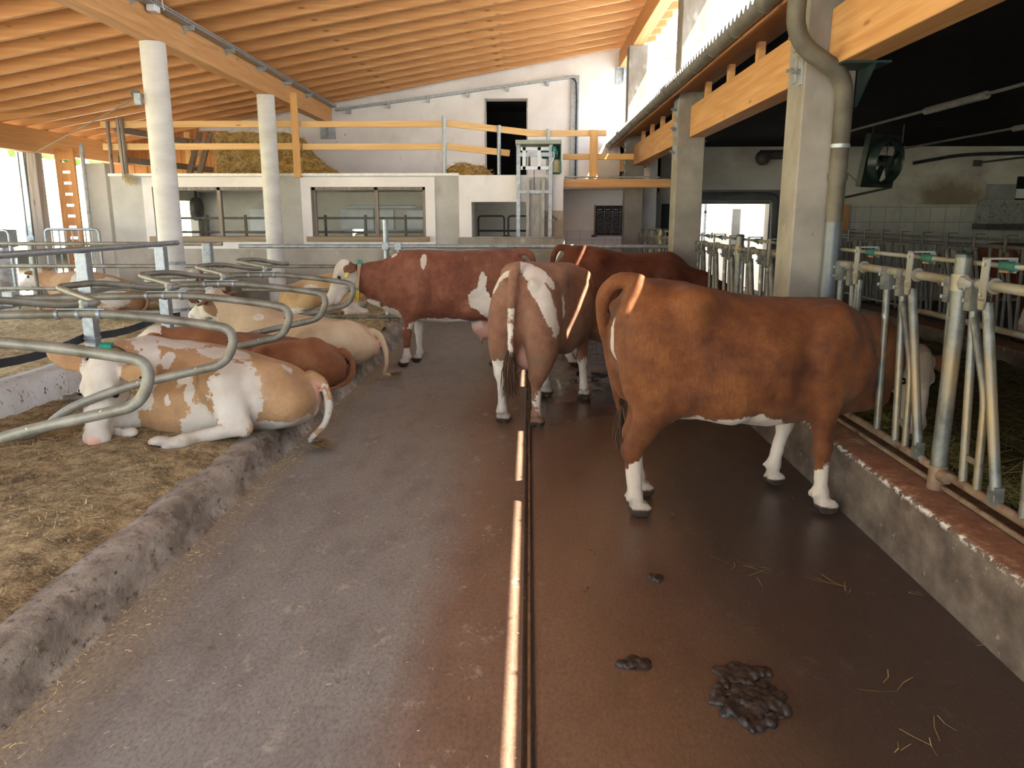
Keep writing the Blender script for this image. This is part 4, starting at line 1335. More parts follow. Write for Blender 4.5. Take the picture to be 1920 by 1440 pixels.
for k in range(5):
    a = k * 2 * math.pi / 5 + .4
    tmp = MB()
    u, v_ = Vector((math.cos(a), math.sin(a), 0)), Vector((-math.sin(a), math.cos(a), 0))
    tmp.add([u * .09 - v_ * .03 + Vector((0, 0, -.02)), u * .09 + v_ * .03 + Vector((0, 0, .02)), u * .31 + v_ * .07 + Vector((0, 0, .03)), u * .31 - v_ * .07 + Vector((0, 0, -.03))], [(0, 1, 2, 3)])
    for q in tmp.v: q.xyz = c0 + M_ @ q
    b = tmp.build('blade', FAN_GREEN, t)
    md = b.modifiers.new('t', 'SOLIDIFY'); md.thickness = .006
mb = MB()
for dx in (-.25, .25): mb.tube([c0 + Vector((dx, 0, .3)), (c0.x + dx, c0.y, 3.27)], .012, 6)
mb.tube([c0 + Vector((-.3, .1, -.4)), (c0.x - 1.3, c0.y + .6, 3.27)], .008, 6)
mb.build('hanger', FAR_STEEL, t)
for k, (px, py, qx, qy, lab) in enumerate(((1735, 217, 1850, 182, 'nearer'), (1900, 250, 1990, 228, 'farther'))):
    X = 5.6 if k == 0 else 8.2
    a, b = at(px, py, 'X', X), at(qx, qy, 'X', X)
    z = 3.22
    t = thing('tube_lamp', 'long unlit grey tube lamp under the dark ceiling, %s one' % lab, 'lamp', (X, (a.y + b.y) / 2, z), 'tube lamps under the dark ceiling')
    MB().tube([(X, a.y, z), (X, b.y, z)], .05, 12).build('diffuser', surf('dusty_lamp_cover', ['#85837a', '#a09e94'], 5) if k == 0 else bpy.data.materials['dusty_lamp_cover'], t)
    MB().tube([(X, b.y - 3, z + .01), (X, YB - .02, z + .01)], .022, 8).build('conduit', surf('dusty_conduit', ['#77756e', '#8f8d85'], 5) if k == 0 else bpy.data.materials['dusty_conduit'], t)
t = thing('wall_hatch', 'grey metal hood with a small opening on the tiled back wall', 'hatch', (11, YB - .3, 1.6))
a, b = at(1842, 425, 'Y', YB - .25), at(1990, 345, 'Y', YB - .25)
MB().box((a.x, YB - .25, 2.0), (b.x, YB - .2, b.z)).build('upper_sheet', surf('grey_hood_sheet', ['#85878a', '#a0a2a4'], 4), t)
MB().box((a.x + .62, YB - .26, 2.12), (b.x, YB - .245, 2.62)).build('dark_gap', BLACK, t)  # black sheet standing for the shade inside the opening
MB().box((a.x + .62, YB - .265, 2.16), (a.x + .85, YB - .255, 2.36)).build('white_card', WHITE_PANEL, t)
MB().box((a.x - .05, YB - .5, 1.6), (b.x, YB - .05, 2.12)).build('hammered_sheet', surf('hammered_steel', ['#8c8f92', '#b8bbbe'], 16, rough=(.25, .4), metal=.6, bump=.6, bscale=30), t)
MB().box((a.x - .1, YB - .55, 1.5), (b.x, YB - .02, 1.62)).build('dark_sill', FAR_STEEL, t)
mb = MB()
for k in range(3):
    mb.tube(fillet([at(1712, 304 + k * 2, 'Y', YB - .05), at(1790, 290 + k * 2, 'Y', YB - .05), at(1830, 287 + 2 * k, 'Y', YB - .05), at(2000, 282 + 3 * k, 'Y', YB - .05)], .5), .014, 6)
tag(mb.build('wall_cables', BLACK_RUB, loc=at(1800, 290, 'Y', YB - .05)), 'bundle of dark cables sagging along the back wall right of the fan', 'cables')
mb = MB().tube([at(1836, 305, 'Y', YB - .06), at(2000, 285, 'Y', YB - .06)], .022, 8).box(at(1828, 300, 'Y', YB - .06), at(1838, 312, 'Y', YB))
tag(mb.build('wall_pipe', FAR_STEEL, loc=at(1900, 297, 'Y', YB - .06)), 'dark thin pipe on a wall bracket above the grey metal hood', 'pipe')
mb = MB().tube([at(1570, 373, 'Y', YB - .06), at(1672, 351, 'Y', YB - .06)], .025, 8)
tag(mb.build('wall_pipe', FAR_STEEL, loc=at(1620, 362, 'Y', YB - .06)), 'slanting grey pipe on the back wall under the round fan', 'pipe')
mb = MB().tube([at(1425, 290, 'Y', YB - .2), at(1470, 290, 'Y', YB - .2)], .1, 12).ball(at(1430, 296, 'Y', YB - .2), .16)
tag(mb.build('wall_vent', FAR_STEEL, loc=at(1445, 292, 'Y', YB - .1)), 'dark motor unit high on the back wall between the nearest and middle columns', 'motor')
mb = MB().tube(fillet([(3.4, YB - .11, 2.2), (5.45, YB - .11, 2.2), (5.5, YB - .11, .3)], .2), .1, 12)
tag(mb.build('vacuum_pipe', surf('dark_grey_pipe', ['#4e5152', '#66696a'], 4), loc=(4.5, YB - .2, 2.2)), 'thick dark grey pipe over the bright parlour doorway', 'pipe')
t = thing('wall_board', 'orange brown wooden board on the tiled wall right of the nearest column', 'board', (6.2, YB - .05, 1.5))
a, b = at(1568, 438, 'Y', YB - .1), at(1594, 383, 'Y', YB - .1)
MB().box((a.x, YB - .1, a.z), (b.x, YB - .03, b.z)).build('board', W_Z, t)

# ------------------------------------------------------------------ left side: opening to the yard
t = thing('slatted_post', 'orange brown plank post with a column of bright slots', 'post', (-8.75, 14.6, 0))
mb = MB()
x0, x1, yy = -8.78, -8.42, 14.6
mb.box((x0, yy, -.1), (x0 + .1, yy + .04, 3.0)).box((x1 - .1, yy, -.1), (x1, yy + .04, 3.0))
z = .2
while z < 3.0:
    mb.box((x0 + .1, yy, z), (x1 - .1, yy + .04, z + .155)); z += .2
mb.build('planks', W_PLANK, t, smooth=False)
t = thing('door_jamb', 'grey weathered timber jamb at the bright opening on the far left', 'post', (-9.05, 14.4, 0))
MB().box((-9.15, 14.3, -.1), (-8.95, 14.5, 2.95)).build('timber', W_OLD, t, bevel=.01)
MB().box((-9.32, 14.3, -.1), (-9.17, 14.42, 2.95)).build('steel_channel', GALV, t, bevel=.006)
t = thing('square_column', 'grey concrete post at the far left corner behind the gates', 'column', (-8.2, 15, 0))
MB().box((-8.4, 14.9, -.1), (-8.02, 15.25, 2.75)).build('shaft', CONC_WALL, t, bevel=.01)
tag(MB().tube([(-8.38, 14.82, .9), (-8.38, 14.82, 3.1)], .04, 10).build('standpipe', GALV, loc=(-8.38, 14.82, .9)), 'upright grey steel pipe on the far left concrete post', 'pipe')
c_ = at(262, 180, 'X', -4.6)
tag(MB().tube([c_, at(62, 288, 'X', -9.0)], .009, 6).build('wire_rope', FAR_STEEL, loc=c_), 'thin steel wire rope slanting from the nearer round column to the eave', 'rope')
t = thing('rope_pulley', 'small grey pulley bracket on the nearer round column', 'pulley', c_)
MB().box((c_.x - .06, c_.y - .03, c_.z - .1), (c_.x + .02, c_.y + .03, c_.z + .03)).build('bracket', GALV_BR, t, bevel=.004)
MB().lathe([(.05, -.015), (.04, 0), (.05, .015)], (c_.x - .05, c_.y, c_.z + .03), 14, 'Y').build('wheel', FAR_STEEL, t)
for k, (xa, xb) in enumerate(((33, 52), (47, 62))):
    a, b = at(xa, 285, 'X', -9.0), at(xb, 442, 'X', -9.0)
    tag(MB().tube([a, b], .008, 6).build('hanging_cord', INK, loc=b), ('left' if k == 0 else 'right') + ' thin dark cord hanging in the bright opening on the far left', 'cord', 'cords in the bright opening')
# stainless tanks and gates
for k, (x, y, r, h, lab) in enumerate(((-9.3, 13.2, .42, 1.55, 'right shiny stainless tank behind the gates on the far left'), (-10.5, 13.0, .45, 1.5, 'left shiny stainless tank behind the gates on the far left'))):
    t = thing('steel_tank', lab, 'tank', (x, y, 0), 'stainless tanks')
    MB().lathe([(r, .0), (r, h - .35), (r * .98, h - .3)], (x, y, 0), 30).build('drum', STEEL_TANK, t)
    MB().box((x - r * .8, y - r * .8, h - .3), (x + r * .8, y + r * .8, h)).build('control_box', surf('grey_box', ['#8a9298', '#a0a8ae'], 4) if k == 0 else bpy.data.materials['grey_box'], t, bevel=.01)
gate_at = ((-9.75, -8.35, 12.4, 'wide galvanised barred gate in front of the stainless tanks', 4), (-8.5, -7.55, 13.6, 'narrow galvanised barred gate beside the low building', 7))
for x0, x1, y, lab, nb in gate_at:
    t = thing('yard_gate', lab, 'gate', ((x0 + x1) / 2, y, 0), 'galvanised yard gates')
    MB().tube(fillet([(x0, y, .1), (x0, y, 1.55), (x1, y, 1.55), (x1, y, .1)], .08), .026, 10).build('frame', GALV_BR, t)
    for x in np.linspace(x0, x1, nb + 2)[1:-1]: MB().tube([(x, y, .1), (x, y, 1.55)], .014 if nb > 5 else .022, 8).build('bar', GALV_BR, t)
t = thing('yard_gate', 'partly cropped galvanised gate at the left edge', 'gate', (-10.7, 12.2, 0))
MB().tube(fillet([(-11.6, 12.2, .1), (-11.6, 12.2, 1.5), (-9.95, 12.2, 1.5), (-9.95, 12.2, .1)], .08), .026, 10).build('frame', GALV, t)
for x in (-11.0, -10.45): MB().tube([(x, 12.2, .1), (x, 12.2, 1.5)], .02, 8).build('bar', GALV, t)

# outside: neighbour roof, hill trees
t = thing('neighbour_house', 'sunlit white roofed house seen through the gap above the lower roof', 'house', (10, 24, 0))
nb = MB()
v = [(3.0, 21.0, 4.2), (30, 21.0, 4.2), (30, 30, 11.5), (3.0, 30, 11.5)]
nb.add(v, [(0, 1, 2, 3)])
for k in range(26):
    a = k / 26
    y_, z_ = 21.0 + 9 * a, 4.2 + 7.3 * a
    nb.box((3.0, y_ - .02, z_), (30, y_ + .02, z_ + .05))
nb.build('tiled_roof', NEIGH_ROOF, t, smooth=False)
MB().box((3.2, 22, 0), (30, 29.5, 4.6)).build('house_wall', PLASTER, t, smooth=False)
mb = MB()
trk = MB()
for k in range(34):
    y = 105 + k * 6
    x = -118 + random.uniform(-16, 6)
    zg = (-x - 16) * .14
    h = random.uniform(8, 13)
    trk.tube([(x, y, zg - .5), (x, y, zg + h * .4)], .4, 7)
    for q in range(9):
        mb.ball((x + random.uniform(-2.8, 2.8), y + random.uniform(-2.8, 2.8), zg + h * random.uniform(.3, .85)), random.uniform(1.6, 3.2), 9, 6)
mb.add(trk.v, trk.f)
for q in mb.v:
    q.x += 1.1 * (float(vnoise(q.y, q.z, .9, 71)) - .5); q.z += 1.1 * (float(vnoise(q.x, q.y, .9, 72)) - .5)
tag(mb.build('hill_woodland', TREE), 'hazy green woodland along the top of the hill beyond the left opening', 'trees', kind='stuff')
# ------------------------------------------------------------------ cattle: one implicit surface per body
class Field:
    def __init__(s, lo, hi, h):
        s.lo = np.array(lo, float); s.h = h
        n = np.ceil((np.array(hi, float) - s.lo) / h).astype(int) + 1
        s.ax = [s.lo[i] + h * np.arange(n[i]) for i in range(3)]
        s.D = np.full(n, .6, np.float32)

    def _sl(s, lo, hi, pad):
        o = []
        for i in range(3):
            a = int(max(0, math.floor((lo[i] - pad - s.lo[i]) / s.h)))
            b = int(min(len(s.ax[i]), math.ceil((hi[i] + pad - s.lo[i]) / s.h) + 1))
            o.append(slice(a, max(a, b)))
        return tuple(o)

    def put(s, fn, lo, hi, k=.03, sub=False):
        sl = s._sl(lo, hi, k * 2 + .06)
        X = s.ax[0][sl[0]][:, None, None]; Y = s.ax[1][sl[1]][None, :, None]; Z = s.ax[2][sl[2]][None, None, :]
        if 0 in (X.size, Y.size, Z.size): return
        d = fn(X, Y, Z)
        a = s.D[sl]
        if sub:
            h = np.clip(.5 - .5 * (a + d) / k, 0, 1)
            s.D[sl] = a * (1 - h) - d * h + k * h * (1 - h)
        else:
            h = np.clip(.5 + .5 * (a - d) / k, 0, 1)
            s.D[sl] = a * (1 - h) + d * h - k * h * (1 - h)

    def cone(s, a, b, ra, rb, k=.03, ax=None, sq=1.0, sub=False):
        a, b = np.array(a, float), np.array(b, float)
        ab = b - a
        L = float(ab @ ab) + 1e-9
        R_ = max(ra, rb)

        def fn(X, Y, Z):
            t = np.clip(((X - a[0]) * ab[0] + (Y - a[1]) * ab[1] + (Z - a[2]) * ab[2]) / L, 0, 1)
            vx, vy, vz = X - a[0] - t * ab[0], Y - a[1] - t * ab[1], Z - a[2] - t * ab[2]
            q = vx * vx + vy * vy + vz * vz
            if ax is not None:
                u = vx * ax[0] + vy * ax[1] + vz * ax[2]
                q = q + (1 / sq ** 2 - 1) * u * u
            return np.sqrt(q) - (ra + (rb - ra) * t)
        s.put(fn, np.minimum(a, b) - R_, np.maximum(a, b) + R_, k, sub)

    def chain(s, pts, rs, k=.03, ax=None, sq=1.0):
        for i in range(len(pts) - 1):
            s.cone(pts[i], pts[i + 1], rs[i], rs[i + 1], k if i == 0 else max(.012, k * .6), ax, sq)

    def ell(s, c, r, M=None, k=.03, sub=False):
        c = np.array(c, float); r = np.array(r, float)
        M = np.eye(3) if M is None else np.array(M, float)   # columns: local axes

        def fn(X, Y, Z):
            dx, dy, dz = X - c[0], Y - c[1], Z - c[2]
            q = [(dx * M[0, i] + dy * M[1, i] + dz * M[2, i]) for i in range(3)]
            k0 = np.sqrt(sum((q[i] / r[i]) ** 2 for i in range(3)))
            k1 = np.sqrt(sum((q[i] / r[i] ** 2) ** 2 for i in range(3))) + 1e-6
            return k0 * (k0 - 1) / k1
        s.put(fn, c - r.max(), c + r.max(), k, sub)

    def trunk(s, xs, top, bot, w, mid=.48, n=2.3, k=.03, yc=None):
        xf = np.linspace(xs[0], xs[-1], 240)
        win_ = np.hanning(25); win_ /= win_.sum()

        def sm(a):
            b = np.interp(xf, xs, a)
            return np.convolve(np.pad(b, 12, mode='edge'), win_, 'valid')
        T, B, W = sm(top), sm(bot), sm(w)
        Yc = sm(yc) if yc is not None else np.zeros_like(T)

        def fn(X, Y, Z):
            x = X[:, 0, 0]
            t = np.interp(x, xf, T)[:, None, None]; b = np.interp(x, xf, B)[:, None, None]; ww = np.interp(x, xf, W)[:, None, None]
            y0 = np.interp(x, xf, Yc)[:, None, None]
            zc = b + (t - b) * mid
            hh = np.where(Z > zc, t - zc, zc - b)
            r = (np.abs((Y - y0) / ww) ** n + np.abs((Z - zc) / hh) ** n) ** (1 / n)
            d = (r - 1) * np.minimum(ww, hh) * .85
            out = np.maximum(xs[0] - X, X - xs[-1])
            return np.where(out > 0, np.sqrt(np.maximum(d, 0) ** 2 + out ** 2), d)
        ym = max(w) + (max(map(abs, yc)) if yc is not None else 0)
        s.put(fn, (xs[0], -ym, min(bot)), (xs[-1], ym, max(top)), k)

    def mesh(s, smooth=2):
        D = s.D
        nx, ny, nz = D.shape
        I = D < 0
        cnt = np.zeros((nx - 1, ny - 1, nz - 1), np.int8)
        offs = [(a, b, c) for a in (0, 1) for b in (0, 1) for c in (0, 1)]
        for a, b, c in offs: cnt += I[a:nx - 1 + a, b:ny - 1 + b, c:nz - 1 + c]
        ci = np.argwhere((cnt > 0) & (cnt < 8))
        acc = np.zeros((len(ci), 3)); num = np.zeros(len(ci))
        g = lambda o: D[ci[:, 0] + o[0], ci[:, 1] + o[1], ci[:, 2] + o[2]]
        for o in offs:
            for axx in range(3):
                if o[axx] == 1: continue
                o2 = list(o); o2[axx] = 1
                va, vb = g(o), g(o2)
                m = (va < 0) != (vb < 0)
                t = np.where(m, va / np.where(m, va - vb, 1), 0)
                p = np.tile(np.array(o, float), (len(ci), 1)); p[:, axx] += t
                acc[m] += p[m]; num[m] += 1
        V = s.lo + (ci + acc / num[:, None]) * s.h
        idx = np.full((nx - 1, ny - 1, nz - 1), -1, np.int64)
        idx[ci[:, 0], ci[:, 1], ci[:, 2]] = np.arange(len(ci))
        F = []
        for axx in range(3):
            u, v = (axx + 1) % 3, (axx + 2) % 3
            sl0 = [slice(None)] * 3; sl1 = [slice(None)] * 3
            sl0[axx] = slice(0, -1); sl1[axx] = slice(1, None)
            e = np.argwhere(I[tuple(sl0)] != I[tuple(sl1)])
            e = e[(e[:, u] > 0) & (e[:, v] > 0) & (e[:, u] < D.shape[u] - 1) & (e[:, v] < D.shape[v] - 1)]
            q = []
            for du, dv in ((-1, -1), (0, -1), (0, 0), (-1, 0)):
                c = e.copy(); c[:, u] += du; c[:, v] += dv
                q.append(idx[c[:, 0], c[:, 1], c[:, 2]])
            q = np.stack(q, 1)
            fl = ~I[e[:, 0], e[:, 1], e[:, 2]]
            q[fl] = q[fl][:, ::-1]
            F.append(q[(q >= 0).all(1)])
        F = np.concatenate(F)
        for _ in range(smooth):
            A = np.zeros_like(V); n = np.zeros(len(V))
            for a, b in ((0, 1), (1, 2), (2, 3), (3, 0)):
                np.add.at(A, F[:, a], V[F[:, b]]); np.add.at(A, F[:, b], V[F[:, a]])
                np.add.at(n, F[:, a], 1); np.add.at(n, F[:, b], 1)
            V = V + .5 * (A / np.maximum(n, 1)[:, None] - V)
        return V, F


def np_mesh(name, V, F):
    me = bpy.data.meshes.new(name)
    me.vertices.add(len(V)); me.vertices.foreach_set('co', V.astype(np.float32).ravel())
    me.loops.add(F.size); me.loops.foreach_set('vertex_index', F.astype(np.int32).ravel())
    me.polygons.add(len(F))
    me.polygons.foreach_set('loop_start', (np.arange(len(F)) * 4).astype(np.int32))
    me.update(calc_edges=True)
    me.shade_smooth()
    return me


def coat(name, c1, c2, c3, white='#d8cfc3', dirt='#8a7a66', edge=.5):
    g = NG(name)
    att = lambda a: g.n('Attribute', {'attribute_name': a}).outputs['Fac']
    co = g.coord()
    n1 = g.noise(co, 2.6, 4, .6)
    n0 = g.noise(co, 6.5, 5, .65)
    base = g.ramp(g.math('ADD', g.math('MULTIPLY', n1, .55), g.math('MULTIPLY', n0, .45)), [(.36, c1), (.5, c2), (.64, c3)])
    fur = g.noise(g.coord((1.0, 3, .35)), 70, 5, .75)
    base = g.mix(g.ramp(fur, [(.32, .5), (.62, 0.0)]), base, c1)
    nz = g.math('ADD', g.math('MULTIPLY', g.math('SUBTRACT', g.noise(co, 9, 5, .65), .5), edge * 1.5), g.math('MULTIPLY', g.math('SUBTRACT', g.noise(co, 30, 4, .7), .5), edge * .75))
    wm = g.ramp(g.math('ADD', att('white'), nz), [(.0, 0.0), (.035, 1.0)])
    wn_ = g.noise(co, 5, 4)
    wcol = g.ramp(wn_, [(.3, white), (.75, '#b9ac9b')])
    col = g.mix(wm, base, wcol)
    col = g.mix(g.ramp(att('pink'), [(.0, 0.0), (.3, 1.0)]), col, g.ramp(wn_, [(.3, '#cf9a88'), (.7, '#d9ab98')]))
    col = g.mix(g.ramp(g.math('ADD', att('dirt'), nz), [(.0, 0.0), (.5, .8)]), col, dirt)
    col = g.mix(g.ramp(g.math('ADD', att('dark'), g.math('MULTIPLY', nz, .8)), [(.0, 0.0), (.18, 1.0)]), col, g.ramp(wn_, [(.3, '#241b16'), (.7, '#4a382c')]))
    g.bump(g.math('ADD', fur, g.math('MULTIPLY', n0, 1.2)), .45, .012)
    b = g.b
    g.set(b, 'Sheen Weight', .06)
    return g.fin(col, g.ramp(n1, [(.3, .58), (.7, .72)]), 0, .25)


EYE = surf('cow_eye', ['#120d0a', '#1c1410'], 10, rough=(.08, .12), bump=0, spec=.6)
HAIR_TAN = straw_mat('tan_tail_hair', '#5d4630', '#84694a', '#a68a66')
HAIR_DARK = straw_mat('dark_tail_hair', '#2e2019', '#4d3626', '#6d5038')
HAIR_RED = straw_mat('red_brown_hair', '#6d3316', '#8a4a22', '#a86434')


def nrm(v):
    v = np.array(v, float)
    return v / np.linalg.norm(v)


def head(F, P, f, u, sc=1.0, ears=1.0, ear_dir=None):
    """P poll, f towards the muzzle, u forehead normal. Returns the frame"""
    f = nrm(f); u = np.array(u, float); u = nrm(u - f * (u @ f)); l = np.cross(u, f)   # l: animal's left
    P = np.array(P, float)
    M = np.stack([f, l, u], 1)
    at_ = lambda a, b, c: P + sc * (a * f + b * l + c * u)
    F.ell(at_(.07, 0, -.03), (.13 * sc, .105 * sc, .11 * sc), M, .04)
    F.ell(at_(-.015, 0, .025), (.05 * sc, .07 * sc, .055 * sc), M, .03)
    F.cone(at_(.05, 0, -.015), at_(.40, 0, -.045), .105 * sc, .062 * sc, .03, l, 1.0)
    F.cone(at_(.10, 0, -.13), at_(.40, 0, -.10), .085 * sc, .05 * sc, .03, l, .85)
    for s in (-1, 1):
        F.ell(at_(.13, .065 * s, -.10), (.12 * sc, .05 * sc, .095 * sc), M, .03)
        F.ell(at_(.150, .086 * s, .024), (.046 * sc, .024 * sc, .026 * sc), M, .02)
        F.ell(at_(.28, .055 * s, -.02), (.09 * sc, .025 * sc, .03 * sc), M, .02)
    F.ell(at_(.445, 0, -.055), (.07 * sc, .082 * sc, .07 * sc), M, .025)
    F.ell(at_(.40, 0, -.125), (.075 * sc, .055 * sc, .04 * sc), M, .02)
    F.cone(at_(.33, .07, -.095), at_(.46, .055, -.10), .012, .01, .012, sub=True)
    F.cone(at_(.33, -.07, -.095), at_(.46, -.055, -.10), .012, .01, .012, sub=True)
    for s in (-1, 1):
        F.ell(at_(.505, .04 * s, -.03), (.022 * sc, .013 * sc, .02 * sc), M, .012, sub=True)
        F.ell(at_(.478, .044 * s, .004), (.026 * sc, .014 * sc, .022 * sc), M, .012, sub=True)
        F.ell(at_(.175, .112 * s, .008), (.026 * sc, .016 * sc, .018 * sc), M, .012, sub=True)
        ed = nrm(s * l + .15 * u - .25 * f) if ear_dir is None else nrm(ear_dir[0 if s > 0 else 1])
        b = at_(.035, .095 * s, -.01)
        e2 = nrm(np.cross(ed, u)); e3 = np.cross(ed, e2)
        if ears:
            F.cone(b, b + ed * .06 * sc, .035 * sc, .045 * sc, .02, e3, .6)
            Me = np.stack([ed, e2, e3], 1)
            fr = e3 if e3 @ (f * .4 + u) > 0 else -e3
            F.ell(b + ed * .13 * sc * ears, (.115 * sc * ears, .062 * sc * ears, .024), Me, .015)
            F.ell(b + ed * .13 * sc * ears + fr * .025, (.085 * sc * ears, .040 * sc * ears, .014), Me, .012, sub=True)
    return dict(f=f, l=l, u=u, at=at_, M=M, sc=sc)


def leg(F, kind, J, sc=1.0, side=1, clip=True, toe=(1, 0, 0)):
    """J: hip/shoulder, stifle/elbow, hock/knee, fetlock, hoof centre"""
    J = [np.array(j, float) for j in J]
    yl = np.array([0, 1.0, 0])
    if kind == 'hind':
        F.cone(J[0], J[1], .215 * sc, .15 * sc, .07, yl, .60)
        F.cone(J[1], J[2], .142 * sc, .058 * sc, .05, yl, .70)
        F.ell(J[2], (.062 * sc, .05 * sc, .07 * sc), k=.025)
        F.cone(J[2], J[3], .056 * sc, .041 * sc, .025, yl, .85)
    else:
        F.cone(J[0], J[1], .165 * sc, .105 * sc, .06, yl, .6)
        F.cone(J[1], J[2], .092 * sc, .053 * sc, .04, yl, .85)
        F.ell(J[2], (.055 * sc, .052 * sc, .065 * sc), k=.025)
        F.cone(J[2], J[3], .047 * sc, .039 * sc, .025, yl, .9)
    F.ell(J[3], (.05 * sc, .047 * sc, .05 * sc), k=.02)
    t = nrm(toe)
    dn = nrm(J[4] - J[3])
    F.cone(J[3], J[4] - dn * .03, .040 * sc, .043 * sc, .02)
    n = nrm(np.cross(t, dn)); t2 = nrm(t)
    up = nrm(np.cross(n, t2))
    M = np.stack([t2, n, up], 1)
    for s in (-1, 1):
        F.ell(J[4] + t2 * .022 + n * s * .033 * sc, (.066 * sc, .033 * sc, .050 * sc), M, .008)
        F.ell(J[3] - t2 * .050 * sc + n * s * .024 - (np.array([0, 0, .012]) if clip else 0), (.018, .014, .020), k=.010)


def tail(F, pts, r0=.035, r1=.014):
    n = len(pts)
    P = [np.array(p, float) for p in pts]
    # catmull-rom samples
    Q = []
    for i in range(n - 1):
        a = P[max(i - 1, 0)]; b = P[i]; c = P[i + 1]; d = P[min(i + 2, n - 1)]
        for t in np.linspace(0, 1, 6, endpoint=False):
            Q.append(.5 * (2 * b + (c - a) * t + (2 * a - 5 * b + 4 * c - d) * t * t + (3 * b - a - 3 * c + d) * t ** 3))
    Q.append(P[-1])
    rs = np.linspace(r0, r1, len(Q))
    for i in range(len(Q) - 1):
        F.cone(Q[i], Q[i + 1], max(rs[i], .016), max(rs[i + 1], .016), .03 if i == 0 else .012)


def blobs(V, L):
    """largest 1 - |q/r| over a list of (centre, radii)"""
    out = np.full(len(V), -1.0)
    for c, r in L:
        if isinstance(c, list):          # a stroke: polyline with a width
            d = np.full(len(V), 9.0)
            P = [np.array(p, float) for p in c]
            for a, b in zip(P, P[1:]):
                t = np.clip((V - a) @ (b - a) / ((b - a) @ (b - a)), 0, 1)
                d = np.minimum(d, np.linalg.norm(V - a - t[:, None] * (b - a), axis=1))
            out = np.maximum(out, (1 - d / r) * min(1.0, r / .12))
            continue
        r = np.array(r if hasattr(r, '__len__') else (r, r, r), float)
        out = np.maximum(out, (1 - np.sqrt((((V - np.array(c, float)) / r) ** 2).sum(1))) * min(1.0, float(np.median(r)) / .15))
    return out


STAND = dict(xs=[0, .05, .13, .28, .46, .7, .92, 1.15, 1.35, 1.5, 1.6],
             top=[1.12, 1.33, 1.39, 1.40, 1.385, 1.345, 1.33, 1.33, 1.33, 1.24, 1.02],
             bot=[1.0, .86, .76, .68, .61, .54, .515, .52, .56, .66, .85],
             w=[.09, .18, .23, .255, .29, .325, .335, .30, .245, .19, .09])
LIE = dict(xs=[0, .07, .2, .4, .6, .8, 1.0, 1.2, 1.38, 1.52],
           top=[.40, .55, .64, .70, .76, .80, .83, .85, .82, .66],
           bot=[.28, .22, .18, .16, .15, .15, .16, .19, .26, .42],
           w=[.12, .24, .31, .35, .39, .41, .38, .33, .27, .14])


def make_cow(label, loc, yaw, build, mat, masks, h=.016, lo=(-.35, -.75, -.03), hi=(2.6, .75, 1.6), ground=0.0, group=None, eyes=True, sm=2, name='cow', cat='cow'):
    F = Field(lo, hi, h)
    info = build(F) or {}
    if ground is not None:
        F.put(lambda X, Y, Z: (Z - ground) + 0 * X + 0 * Y, (lo[0], lo[1], ground - .3), (hi[0], hi[1], ground), .004, sub=True)
    V, Q = F.mesh(sm)
    me = np_mesh(name, V, Q)
    N = np.empty(len(V) * 3, np.float32); me.vertices.foreach_get('normal', N); N = N.reshape(-1, 3)
    dn = .007 * (vnoise(V[:, 0] + V[:, 1] * .7, V[:, 2] - V[:, 1] * .6, 9, 51) - .5) + .004 * (vnoise(V[:, 0] - V[:, 1], V[:, 2] + V[:, 1], 24, 52) - .5)
    me.vertices.foreach_set('co', (V + N * dn[:, None]).astype(np.float32).ravel()); me.update()
    me.materials.append(mat)
    hd = info.get('head')
    mk = masks(V, hd)
    if ground == 0.0:        # splashed lower legs of the standing animals
        mk['dirt'] = np.maximum(np.asarray(mk.get('dirt', -np.ones(len(V)))), np.clip(.36 - V[:, 2] * 2.0, -1, .3))
    for a in ('white', 'pink', 'dark', 'dirt'):
        at_ = me.attributes.new(a, 'FLOAT', 'POINT')
        at_.data.foreach_set('value', np.asarray(mk.get(a, np.full(len(V), -1.0)), np.float32))
    o = bpy.data.objects.new(name, me)
    COL.objects.link(o)
    o.location = loc
    o.rotation_euler = (0, 0, yaw)
    tag(o, label, cat, group)
    o['n'] = 0
    del o['n']

    def child(nm, mb, m, **kw):
        c = mb.build(nm, m, None, **kw)
        c.parent = o
        return c
    if hd and eyes:
        for s in (-1, 1):
            child('eye', MB().ball(hd['at'](.178, .108 * s, .003), .022 * hd['sc'], 12, 8), EYE)
    return o, child, hd, V


def hoof_dark(V, z=.055):
    return np.clip((z - V[:, 2]) * 18, -1, 1)


def head_masks(V, hd, white=True):
    """white face, pink muzzle"""
    q = (V - hd['at'](0, 0, 0)) @ hd['M'] / hd['sc']
    pink = (1 - np.sqrt(((q - np.array([.49, 0, -.02])) / np.array([.062, .074, .072])) ** 2 @ np.ones(3)))
    return q, pink


def ear_tag_on(child, hd, s, ear_dir=None, m=None):
    l, u, f = hd['l'], hd['u'], hd['f']
    ed = nrm(s * l + .15 * u - .25 * f) if ear_dir is None else nrm(ear_dir)
    c = hd['at'](.035, .095 * s, -.01) + ed * .13 + f * .045 + u * .022
    e2 = nrm(np.cross(ed, u)); e3 = np.cross(ed, e2)
    mb = MB()
    p = [c + ed * a + e2 * b + nn * .004 for nn in (e3, -e3) for a, b in ((-.025, -.02), (.025, -.02), (.03, .04), (-.03, .04))]
    mb.add(p, [(0, 1, 2, 3), (7, 6, 5, 4), (0, 4, 5, 1), (1, 5, 6, 2), (2, 6, 7, 3), (3, 7, 4, 0)])
    return child('ear_tag', mb, m or YEL, label='yellow ear tag')


